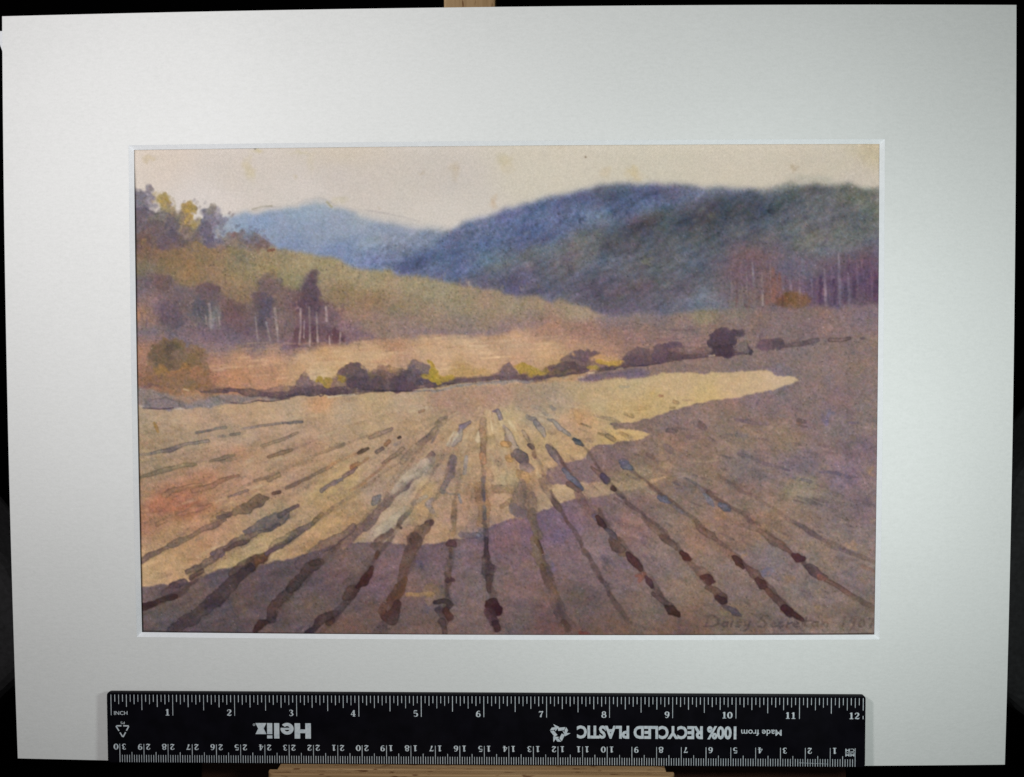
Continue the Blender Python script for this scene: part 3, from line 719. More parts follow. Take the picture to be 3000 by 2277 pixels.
    for i in range(520):                                  # dry-brush streaks fanning across the pale field
        ang = prng.uniform(-.02, 3.2); d = prng.uniform(110, 1100) * (1 if abs(math.cos(ang)) > .5 else .38)
        x, y = 1430 + d * math.cos(ang), 1165 + abs(d * math.sin(ang)) * .62
        jx, jy = int((x - SX0) * SK), int((y - SY0) * SK)
        if not (0 <= jx < RW and 0 <= jy < RH) or lm[jy, jx] < .6:
            continue
        l = prng.uniform(10, 60); ux, uy = x - 1430, y - 1150; n = math.hypot(ux, uy)
        c = [(196, 168, 124), (158, 128, 98), (180, 140, 104), (206, 186, 146), (170, 140, 108)][i % 5]
        stroke([(x, y), (x + l * ux / n, y + l * uy / n)], prng.uniform(3, 10), c, prng.uniform(.15, .32), 5, 0)
    fz = np.clip((GY - 1180) / 60, 0, 1)
    CAN *= (1 + fz * (.022 * streaks(26, 5, -14) * (GX < 1450) + .022 * streaks(26, 5, 24) * (GX >= 1450) + .020 * streaks(10, 7, 0)))[..., None]
    lay(poly([(1700, 1412), (1790, 1408), (1900, 1396), (1960, 1390), (1930, 1416), (1870, 1430), (1720, 1458)], 4, 5), (150, 124, 102), .55)
    lay(poly([(1640, 1352), (1720, 1345), (1730, 1410), (1690, 1416), (1640, 1418), (1598, 1416), (1600, 1380)], 4, 4), (134, 108, 108), .35)
    # ---- hedge
    hd = (88, 68, 80)
    for pts, w in [([(590, 1150), (640, 1147), (668, 1148)], [4, 12, 10]), ([(660, 1143), (700, 1146), (735, 1152), (770, 1157), (820, 1156), (870, 1150), (900, 1146), (960, 1144), (1010, 1148)], [10, 14, 24, 16, 12, 22, 26, 24, 22]),
                   ([(790, 1164), (830, 1166), (860, 1158), (900, 1150)], [4, 8, 10, 8]), ([(980, 1146), (1060, 1138), (1120, 1136), (1190, 1134), (1255, 1132)], [20, 22, 20, 22, 16]),
                   ([(1250, 1130), (1290, 1122), (1330, 1118), (1400, 1112), (1465, 1104)], [14, 16, 16, 14, 14]), ([(1470, 1108), (1540, 1106), (1600, 1098), (1650, 1090), (1720, 1086)], [14, 22, 20, 20, 12]),
                   ([(1750, 1082), (1800, 1074), (1850, 1068), (1900, 1062)], [8, 10, 10, 8]), ([(1880, 1062), (1950, 1056), (2000, 1046), (2060, 1042), (2110, 1038), (2160, 1036), (2200, 1030)], [8, 12, 14, 14, 12, 8, 5])]:
        stroke(pts, w, hd, .85, 5, .2, 1.4)
    stroke([(760, 1150), (900, 1138), (1000, 1124), (1060, 1118), (1160, 1112), (1240, 1112), (1300, 1116), (1400, 1106), (1480, 1098), (1560, 1100), (1640, 1086), (1700, 1066), (1760, 1072), (1860, 1052), (1950, 1040), (2010, 1040), (2110, 1022), (2190, 1024)],
           [14, 24, 40, 52, 50, 46, 18, 12, 26, 20, 30, 44, 14, 34, 40, 22, 40, 16], (108, 84, 86), .6, 9, .05, 2)
    for x, y, rx, ry, c, a in [(610, 1148, 40, 12, (120, 88, 80), .5), (900, 1122, 28, 24, (104, 82, 90), .7), (870, 1140, 30, 14, (112, 84, 88), .6), (1040, 1102, 42, 34, (98, 78, 86), .85), (1035, 1088, 28, 20, (108, 84, 88), .6), (1120, 1112, 46, 28, (108, 84, 84), .8), (1140, 1092, 34, 22, (124, 94, 88), .65),
                               (1200, 1112, 42, 30, (94, 76, 86), .8), (1220, 1078, 36, 18, (112, 90, 98), .7), (1245, 1118, 26, 18, (84, 68, 84), .8), (1172, 1120, 30, 20, (86, 66, 80), .6), (1070, 1122, 60, 18, (84, 66, 78), .6),
                               (1490, 1086, 22, 26, (112, 92, 98), .85), (1550, 1112, 50, 8, (96, 74, 84), .7), (1680, 1062, 40, 24, (118, 92, 92), .85), (1705, 1040, 38, 15, (104, 84, 94), .85), (1735, 1036, 20, 10, (112, 86, 94), .75), (1640, 1082, 50, 12, (98, 76, 82), .75), (1700, 1080, 34, 10, (86, 66, 76), .6),
                               (1868, 1046, 44, 24, (108, 84, 88), .85), (1850, 1060, 40, 14, (96, 74, 84), .7), (1945, 1030, 36, 28, (104, 80, 90), .85), (1972, 1008, 28, 10, (98, 76, 90), .8), (1960, 1048, 44, 12, (90, 68, 82), .7), (1985, 1030, 20, 16, (132, 100, 96), .6),
                               (2108, 1000, 34, 36, (78, 62, 76), .92), (2125, 975, 34, 16, (82, 66, 80), .88), (2155, 974, 18, 12, (88, 70, 82), .8), (2112, 1030, 34, 16, (68, 52, 68), .8), (2160, 1020, 22, 12, (118, 106, 114), .5),
                               (2185, 1030, 8, 6, (74, 60, 74), .8), (2240, 1012, 26, 17, (106, 80, 90), .85), (2275, 1006, 22, 14, (96, 76, 84), .85), (2222, 980, 5, 16, (110, 84, 92), .5), (2288, 1010, 10, 8, (84, 66, 74), .7)]:
        blob(x, y, rx, ry, c, a, 7, 5, .05)
    stroke([(2290, 1014), (2340, 1008), (2392, 996)], [10, 16, 14], (108, 88, 90), .75, 5, .12, .8)
    stroke([(2428, 996), (2460, 997), (2486, 990)], [12, 12, 10], (112, 90, 88), .75, 4, .3, 1)
    stroke([(2522, 993), (2527, 993)], 9, (98, 78, 82), .8, 4, .1)
    stroke([(2334, 996), (2342, 992)], 7, (104, 82, 88), .6, 4, 0)
    for x, y, rx, ry, c, a in [(942, 1114, 12, 13, (166, 138, 56), .9), (965, 1122, 16, 12, (164, 134, 60), .85), (1005, 1112, 9, 14, (158, 128, 52), .8), (1265, 1066, 10, 16, (172, 138, 48), .9), (1268, 1094, 20, 18, (176, 144, 54), .95), (1245, 1098, 14, 8, (170, 138, 58), .8),
                               (1275, 1112, 14, 12, (176, 144, 50), .9), (1310, 1106, 26, 8, (178, 142, 50), .8), (1155, 1078, 16, 10, (156, 122, 74), .5), (1085, 1100, 8, 14, (136, 108, 70), .4), (1535, 1078, 22, 14, (170, 138, 56), .9), (1560, 1086, 22, 10, (176, 146, 66), .9), (1595, 1084, 14, 8, (160, 128, 60), .7),
                               (1565, 1094, 28, 6, (168, 136, 66), .6), (1385, 1086, 60, 10, (178, 140, 80), .45), (1570, 1090, 24, 7, (186, 150, 50), .6), (1630, 1090, 60, 6, (150, 120, 60), .35), (1775, 1062, 26, 9, (186, 146, 62), .9), (1800, 1058, 22, 7, (190, 146, 66), .85), (1735, 1078, 14, 8, (180, 148, 62), .8),
                               (1770, 1048, 30, 10, (206, 156, 92), .5), (1580, 1090, 20, 6, (172, 140, 60), .6)]:
        blob(x, y, rx, ry, c, a, 6, 4)
    for pts in [[(980, 1158), (1050, 1154), (1100, 1145), (1160, 1144), (1240, 1146), (1300, 1141)], [(1240, 1138), (1262, 1136), (1290, 1126), (1330, 1122)], [(1060, 1140), (1100, 1142), (1160, 1144)], [(1340, 1132), (1400, 1122), (1470, 1116)], [(1750, 1088), (1800, 1080), (1880, 1070), (1930, 1064)],
                [(420, 1196), (470, 1199), (510, 1194)], [(680, 1180), (720, 1182), (760, 1174), (790, 1176), (850, 1168)]]:
        stroke(pts, 4.5, (70, 56, 66), .6, 3, 0, 2.5)
    lay(poly([(1200, 1150), (1260, 1140), (1330, 1128), (1420, 1118), (1480, 1113), (1560, 1112), (1560, 1120), (1400, 1128), (1300, 1142), (1230, 1152)], 2.5, 2), (150, 138, 134), .8)
    lay(poly([(1700, 1104), (1760, 1092), (1840, 1082), (1880, 1080), (1900, 1098), (1840, 1104), (1780, 1112), (1690, 1114)], 3, 4), (108, 92, 112), .8)
    for x, y in [(1300, 1128), (1655, 1106), (1700, 1104), (1812, 1079), (2082, 1042), (1730, 1092)]:
        stroke([(x - 7, y + 1), (x + 8, y - 1)], 5, (196, 172, 138), .55, 4, 0)
    stroke([(965, 1163), (1000, 1158), (1040, 1156)], 5, (220, 198, 162), .8, 3, 0)
    stroke([(936, 1156), (942, 1161), (950, 1157)], 5, (86, 66, 78), .7, 3, 0)
    # ---- dabs and furrows on the pale field
    T = (150, 124, 104)
    for pts, w, c, a in [
        ([(845, 1238), (888, 1236)], 8, (120, 108, 110), .8), ([(712, 1258), (770, 1246), (838, 1238)], 7, (142, 126, 118), .75), ([(578, 1268), (620, 1260), (662, 1253)], [7, 7, 10], (138, 124, 114), .8), ([(678, 1273), (704, 1270)], 8, (130, 114, 106), .8), ([(642, 1280), (662, 1277)], 7, (140, 122, 112), .7),
        ([(445, 1328), (500, 1315), (560, 1300), (612, 1293)], [9, 13, 10, 11], (130, 114, 108), .85), ([(395, 1335), (440, 1330)], 9, (142, 124, 112), .7), ([(770, 1306), (820, 1290), (872, 1268)], [9, 10, 8], (150, 124, 100), .75), ([(790, 1338), (830, 1325), (856, 1318)], [10, 14, 9], (142, 110, 84), .85), ([(865, 1316), (905, 1300)], 7, (150, 120, 100), .6),
        ([(620, 1350), (660, 1338), (690, 1332)], [7, 12, 6], (150, 124, 96), .75), ([(650, 1350), (705, 1340)], 8, (158, 128, 98), .6), ([(930, 1330), (980, 1312), (1010, 1300)], 10, (152, 124, 92), .7), ([(970, 1306), (1010, 1300)], 9, (150, 126, 104), .6), ([(415, 1398), (470, 1380), (540, 1364), (575, 1360)], [8, 14, 13, 7], (146, 124, 94), .85),
        ([(484, 1452), (500, 1438), (560, 1424), (590, 1420)], [18, 18, 12, 7], (152, 110, 82), .85), ([(570, 1438), (620, 1424), (660, 1405), (700, 1393)], [14, 18, 12, 7], (148, 104, 82), .85), ([(450, 1488), (500, 1478), (560, 1490)], [26, 36, 20], (164, 104, 78), .5), ([(520, 1508), (570, 1492), (620, 1480)], [10, 20, 10], (152, 104, 84), .75), ([(460, 1536), (484, 1528)], 13, (158, 112, 86), .75),
        ([(672, 1456), (700, 1446), (728, 1436)], [6, 8, 8], (132, 106, 98), .85), ([(750, 1408), (782, 1400)], 8, (140, 112, 92), .75), ([(790, 1404), (820, 1392)], 13, (158, 126, 94), .8), ([(804, 1444), (822, 1440)], 10, (124, 84, 60), .9), ([(842, 1428), (870, 1416), (890, 1405), (912, 1398)], [10, 12, 8, 8], (146, 116, 92), .8), ([(918, 1392), (950, 1376), (975, 1368)], [8, 12, 8], (150, 120, 96), .8), ([(960, 1372), (1000, 1345), (1060, 1325)], 9, (164, 118, 84), .6),
        ([(944, 1438), (962, 1424), (985, 1412), (1005, 1405)], [14, 10, 12, 8], (120, 100, 104), .85), ([(958, 1508), (970, 1496), (978, 1486)], [12, 14, 8], (120, 96, 66), .6), ([(1010, 1398), (1035, 1382), (1048, 1370)], [12, 16, 8], (116, 94, 92), .85), ([(1035, 1366), (1050, 1358)], 14, (150, 104, 72), .8), ([(1055, 1360), (1080, 1342)], 8, (156, 116, 82), .7), ([(980, 1420), (998, 1405)], 8, (120, 104, 108), .7),
        ([(1026, 1438), (1060, 1422), (1072, 1416)], 6, (176, 120, 84), .6), ([(1040, 1430), (1085, 1400), (1130, 1360), (1160, 1330)], 8, (152, 112, 84), .5), ([(1094, 1474), (1104, 1462), (1114, 1452)], [12, 24, 12], (126, 120, 118), .8), ([(1062, 1325), (1062, 1324)], 10, (140, 106, 76), .7),
        ([(1052, 1326), (1066, 1320), (1080, 1314)], [8, 13, 10], (92, 72, 60), .9), ([(1104, 1324), (1122, 1313)], 11, (110, 88, 84), .9), ([(1132, 1302), (1142, 1292)], 12, (150, 108, 72), .85), ([(1170, 1282), (1174, 1280)], 8, (78, 62, 58), .9), ([(1230, 1206), (1243, 1202)], 9, (186, 138, 100), .8), ([(1085, 1282), (1110, 1272), (1150, 1255)], [11, 15, 11], (150, 122, 104), .8), ([(1160, 1300), (1172, 1296)], 10, (140, 124, 118), .5),
        ([(1124, 1355), (1150, 1338), (1180, 1315)], [7, 12, 14], (152, 122, 96), .75), ([(1180, 1350), (1220, 1312), (1260, 1278), (1280, 1252)], [20, 22, 18, 14], (148, 122, 100), .75), ([(1230, 1300), (1262, 1275), (1290, 1240)], [16, 20, 10], (130, 110, 100), .55), ([(1268, 1295), (1286, 1262)], 8, (128, 108, 98), .7), ([(1276, 1240), (1292, 1226), (1308, 1222)], [6, 10, 8], (150, 124, 108), .75),
        ([(1300, 1235), (1240, 1300), (1180, 1370), (1130, 1440)], 16, (150, 122, 100), .4), ([(1344, 1270), (1356, 1250), (1374, 1238)], [8, 18, 12], (114, 100, 116), .85), ([(1330, 1300), (1344, 1284), (1352, 1262)], [16, 22, 10], (150, 136, 130), .75), ([(1318, 1300), (1336, 1272)], 16, (208, 194, 164), .6), ([(1398, 1290), (1404, 1270)], 16, (206, 190, 158), .6),
        ([(1415, 1228), (1416, 1262)], [18, 22], (150, 122, 100), .85), ([(1412, 1262), (1414, 1300), (1415, 1335)], [20, 18, 16], (144, 108, 84), .8), ([(1412, 1330), (1416, 1352)], 18, (172, 116, 88), .75), ([(1446, 1204), (1458, 1202), (1466, 1226)], [6, 12, 13], (120, 104, 120), .8), ([(1476, 1250), (1492, 1285), (1508, 1310)], [10, 26, 20], (160, 140, 130), .8), ([(1500, 1310), (1512, 1325)], 14, (170, 140, 120), .7),
        ([(1515, 1330), (1532, 1340)], [30, 32], (100, 86, 92), .9), ([(1476, 1300), (1488, 1302)], 20, (188, 138, 80), .8), ([(1490, 1338), (1496, 1345)], 18, (178, 134, 84), .7), ([(1545, 1218), (1565, 1226)], 14, (166, 150, 140), .7), ([(1566, 1232), (1580, 1256), (1592, 1278)], [14, 22, 12], (148, 134, 132), .85), ([(1534, 1264), (1542, 1280), (1548, 1292)], [12, 14, 7], (166, 140, 112), .75), ([(1550, 1304), (1560, 1312)], 12, (92, 72, 70), .9), ([(1560, 1332), (1566, 1338)], 8, (130, 96, 76), .7),
        ([(1604, 1228), (1618, 1232), (1640, 1254), (1666, 1272)], [6, 12, 16, 10], (150, 138, 130), .85), ([(1678, 1284), (1688, 1294), (1702, 1304)], [10, 20, 8], (74, 80, 92), .95), ([(1602, 1304), (1622, 1328), (1642, 1352), (1652, 1368)], [14, 20, 18, 10], (140, 118, 118), .85), ([(1560, 1190), (1580, 1196), (1600, 1212)], 12, (158, 146, 126), .5), ([(1615, 1190), (1622, 1196)], 12, (166, 152, 140), .6),
        ([(1676, 1200), (1692, 1220), (1700, 1238)], [10, 22, 14], (188, 142, 94), .6), ([(1702, 1240), (1730, 1252)], 5, (140, 114, 80), .6), ([(1740, 1218), (1790, 1228), (1815, 1238)], [6, 12, 6], (164, 132, 104), .7), ([(1830, 1212), (1850, 1218)], 11, (170, 138, 92), .7), ([(1860, 1196), (1895, 1194)], 13, (172, 142, 92), .6), ([(1930, 1160), (1938, 1160)], 8, (160, 112, 80), .7), ([(1972, 1176), (1982, 1180)], 11, (170, 128, 84), .6), ([(1960, 1194), (1972, 1194)], 7, (170, 126, 78), .6), ([(1904, 1152), (1912, 1154)], 8, (180, 148, 90), .5),
        ([(1776, 1276), (1796, 1288)], 14, (148, 120, 84), .75), ([(1818, 1270), (1832, 1276)], 12, (178, 138, 74), .6), ([(1752, 1268), (1768, 1274)], 8, (164, 132, 80), .6), ([(1815, 1132), (1838, 1132)], 6, (216, 196, 152), .8), ([(455, 1240), (460, 1250), (464, 1264)], [8, 12, 8], (158, 116, 60), .7)]:
        stroke(pts, w, c, a, 3.5, .28 if a > .7 else .08, 1.4)
    # long soft furrows in the middle
    for pts, w, c, a in [
        ([(1270, 1330), (1220, 1390), (1150, 1450), (1090, 1520), (1030, 1575), (985, 1608)], [18, 22, 26, 30, 28, 20], (108, 84, 84), .72), ([(1330, 1340), (1318, 1390), (1296, 1440)], [20, 22, 14], (104, 90, 96), .75), ([(1366, 1338), (1360, 1386)], 12, (130, 122, 124), .75), ([(1268, 1345), (1245, 1375)], 18, (146, 130, 116), .6), ([(1250, 1455), (1210, 1475)], 12, (140, 132, 124), .5),
        ([(1286, 1436), (1320, 1446), (1345, 1446)], 5, (136, 126, 112), .6), ([(1345, 1450), (1352, 1470)], 8, (140, 138, 134), .7), ([(1190, 1400), (1230, 1370), (1250, 1355)], 22, (198, 178, 150), .5), ([(1150, 1440), (1200, 1400), (1260, 1372)], 20, (196, 178, 150), .45), ([(1110, 1560), (1160, 1520), (1190, 1490)], 26, (196, 178, 150), .5),
        ([(1420, 1380), (1414, 1420)], 14, (108, 88, 92), .8), ([(1405, 1430), (1420, 1480), (1415, 1530)], [34, 44, 34], (152, 112, 78), .6), ([(1412, 1400), (1416, 1440), (1420, 1466)], [8, 12, 8], (96, 86, 94), .85), ([(1417, 1486), (1420, 1518)], 11, (86, 86, 98), .9), ([(1424, 1380), (1436, 1400)], 30, (160, 122, 94), .55),
        ([(1450, 1430), (1500, 1436)], 24, (160, 124, 90), .55), ([(1470, 1480), (1510, 1460)], 16, (160, 122, 82), .55), ([(1542, 1362), (1546, 1372)], [34, 36], (136, 114, 108), .85), ([(1526, 1392), (1540, 1402)], [34, 36], (160, 124, 84), .8), ([(1530, 1418), (1522, 1440), (1516, 1480), (1530, 1500)], [26, 36, 46, 40], (138, 112, 98), .75), ([(1556, 1450), (1560, 1500)], 26, (134, 104, 90), .65), ([(1505, 1490), (1535, 1500)], 30, (118, 104, 108), .6), ([(1490, 1345), (1496, 1348)], 14, (176, 136, 84), .6),
        ([(1332, 1470), (1328, 1520), (1326, 1570)], [16, 16, 12], (148, 112, 76), .7), ([(1268, 1466), (1258, 1480), (1266, 1500)], [16, 24, 16], (134, 116, 112), .85), ([(1252, 1530), (1262, 1530)], [16, 20], (86, 56, 54), .9), ([(1250, 1545), (1230, 1562), (1215, 1575)], [30, 40, 30], (116, 88, 72), .8), ([(1190, 1505), (1176, 1522), (1168, 1540), (1176, 1546)], [14, 18, 12, 6], (106, 86, 78), .75), ([(1168, 1535), (1176, 1546)], 6, (66, 46, 44), .8),
        ([(1150, 1552), (1125, 1572), (1105, 1590)], [16, 20, 24], (112, 82, 72), .8), ([(1350, 1566), (1395, 1566)], 18, (112, 98, 112), .6), ([(1410, 1556), (1404, 1570)], 22, (112, 104, 116), .6), ([(1398, 1565), (1402, 1568)], 7, (190, 190, 200), .8)]:
        stroke(pts, w, c, a, 5, .10, 1.5)
    # ---- the long furrows, each one soft wet line fanning out from the far end of the field
    rows = [[(414, 1783), (515, 1743), (637, 1648), (868, 1499)], [(522, 1836), (678, 1716), (814, 1607), (963, 1503), (1166, 1356)], [(760, 1844), (868, 1722), (976, 1614), (1112, 1478), (1268, 1268)],
            [(949, 1850), (1058, 1709), (1126, 1600), (1220, 1465), (1342, 1261)], [(1120, 1856), (1190, 1690), (1258, 1520), (1315, 1356)], [(1300, 1858), (1312, 1700), (1328, 1520), (1345, 1380)],
            [(1450, 1850), (1425, 1640), (1414, 1420), (1414, 1230)], [(1660, 1850), (1580, 1610), (1530, 1430), (1478, 1250)], [(1830, 1815), (1715, 1620), (1628, 1470), (1540, 1270)],
            [(1975, 1800), (1865, 1650), (1765, 1520), (1682, 1400), (1612, 1300)], [(2130, 1790), (2007, 1630), (1898, 1520), (1790, 1425), (1700, 1300)], [(2340, 1812), (2197, 1665), (2075, 1560), (1940, 1450), (1830, 1360)],
            [(2560, 1782), (2400, 1690), (2290, 1595), (2170, 1505), (2035, 1420)], [(2570, 1650), (2420, 1588), (2320, 1530), (2200, 1452), (2080, 1380)], [(412, 1650), (560, 1570), (690, 1500), (810, 1440), (960, 1370)], [(414, 1540), (600, 1475), (760, 1408), (920, 1335), (1100, 1268)]]
    for r_i, rw_ in enumerate(rows):
        P = np.array(rw_, float)
        seg_l = np.hypot(*np.diff(P, axis=0).T)
        cum = np.r_[0, np.cumsum(seg_l)]
        d = 0.0
        while d < cum[-1] - 20:
            l = prng.uniform(40, 110)
            q = [(np.interp(t, cum, P[:, 0]) + prng.normal(0, 3), np.interp(t, cum, P[:, 1])) for t in (d, min(d + l / 2, cum[-1]), min(d + l, cum[-1]))]
            jx, jy = int(np.clip((q[1][0] - SX0) * SK, 0, RW - 1)), int(np.clip((q[1][1] - SY0) * SK, 0, RH - 1))
            far_ = np.clip((q[1][1] - 1250) / 550, .12, 1)
            lit = lm[jy, jx] > .5
            c = np.array((138, 110, 90) if lit else (92, 70, 66)) * prng.uniform(.92, 1.08) * (1 - .12 * far_ * (not lit))
            faint = .5 if r_i in (13, 14, 15) else 1.0
            w = 6.5 + 12.5 * far_
            stroke(q, [w * .7, w * prng.uniform(.9, 1.3), w * .6], c, (.44 if lit else .58) * faint, 7, .06, 1.5)
            d += l * prng.uniform(.75, 1.15)
    for k in range(210):
        x = prng.uniform(400, 2560); y = prng.uniform(1230, 1850)
        ux, uy = x - 1430, y - 1120
        n = math.hypot(ux, uy)
        if abs(ux) / n < .12:
            continue
        jx, jy = int(np.clip((x - SX0) * SK, 0, RW - 1)), int(np.clip((y - SY0) * SK, 0, RH - 1))
        lit = lm[jy, jx] > .5
        fl = .55 if ux < 0 else .75
        l = prng.uniform(16, 46)
        c = np.array((150, 122, 98) if lit else (98, 80, 82)) * prng.uniform(.94, 1.06)
        stroke([(x, y), (x + l * ux / n * .5, y + l * uy / n * fl * .5), (x + l * ux / n, y + l * uy / n * fl)], [4, prng.uniform(6, 10), 4], c, prng.uniform(.2, .42), 5, .05, 1.2)
    # ---- furrows, left
    D = (92, 70, 66)
    for pts, w, c, a in [
        ([(412, 1646), (440, 1626), (480, 1606), (520, 1592)], [16, 18, 14, 10], (118, 92, 82), .85), ([(500, 1596), (530, 1582), (556, 1572)], [18, 24, 16], (120, 100, 80), .85), ([(552, 1572), (600, 1550), (640, 1534), (662, 1522)], [12, 14, 16, 8], (128, 98, 84), .85), ([(620, 1526), (650, 1508), (672, 1504)], [14, 26, 14], (142, 112, 84), .85), ([(640, 1516), (676, 1506)], 12, (108, 84, 84), .8),
        ([(688, 1502), (720, 1492), (745, 1475), (765, 1464), (792, 1458)], [18, 26, 26, 30, 8], (124, 98, 76), .9), ([(545, 1676), (590, 1658), (625, 1642), (640, 1634)], [10, 20, 24, 20], (100, 80, 76), .88), ([(560, 1690), (590, 1672)], 14, (86, 62, 60), .8), ([(626, 1622), (650, 1622)], [16, 26], (98, 82, 92), .85), ([(636, 1636), (645, 1615), (690, 1594), (740, 1568), (772, 1548)], [16, 22, 26, 26, 12], (106, 84, 80), .85),
        ([(720, 1560), (770, 1540), (810, 1522), (840, 1508)], [14, 36, 34, 22], (112, 96, 98), .88), ([(820, 1510), (850, 1494), (876, 1482)], [18, 14, 12], (100, 82, 82), .88), ([(660, 1612), (710, 1590), (730, 1584)], [10, 18, 6], (92, 68, 66), .75), ([(760, 1560), (800, 1546), (818, 1536)], 10, (104, 88, 92), .7),
        ([(505, 1712), (540, 1702)], [16, 20], (88, 68, 78), .8), ([(412, 1782), (440, 1772), (480, 1752), (500, 1744), (516, 1742)], [26, 20, 16, 24, 16], (64, 42, 42), .92), ([(480, 1735), (515, 1715)], 24, (104, 78, 80), .6),
        ([(735, 1655), (760, 1636), (790, 1622)], [34, 30, 18], (88, 60, 46), .8), ([(785, 1622), (820, 1600), (846, 1580)], [14, 18, 14], (92, 74, 82), .85), ([(840, 1578), (880, 1556), (905, 1540), (930, 1520)], [14, 22, 16, 12], (112, 92, 90), .75), ([(800, 1600), (830, 1580), (870, 1556)], [16, 24, 12], (124, 104, 82), .55), ([(920, 1528), (945, 1506)], 14, (136, 106, 68), .65), ([(690, 1680), (735, 1650)], 36, (92, 70, 62), .7),
        ([(500, 1845), (560, 1812), (610, 1772), (650, 1740), (690, 1700), (740, 1656)], [30, 42, 40, 36, 30, 22], (72, 56, 60), .72), ([(750, 1846), (765, 1830), (780, 1818)], [18, 24, 14], (60, 38, 38), .9), ([(790, 1808), (810, 1770), (840, 1735), (870, 1705), (890, 1680)], [22, 30, 26, 26, 22], (74, 52, 52), .75), ([(848, 1726), (866, 1716)], 24, (62, 46, 50), .7), ([(880, 1692), (920, 1660), (940, 1650)], [24, 28, 26], (76, 58, 58), .8), ([(915, 1652), (935, 1650)], 18, (62, 46, 46), .6), ([(880, 1655), (940, 1610), (1000, 1570), (1040, 1545)], [30, 34, 28, 20], (88, 70, 78), .5),
        ([(905, 1850), (940, 1820), (960, 1808), (985, 1795)], [22, 26, 22, 14], (68, 48, 50), .85), ([(960, 1826), (975, 1815)], 16, (56, 32, 32), .6), ([(980, 1800), (1000, 1780), (1020, 1760)], 18, (84, 66, 68), .6)]:
        stroke(pts, w, c, a, 5, .26, 1.8)
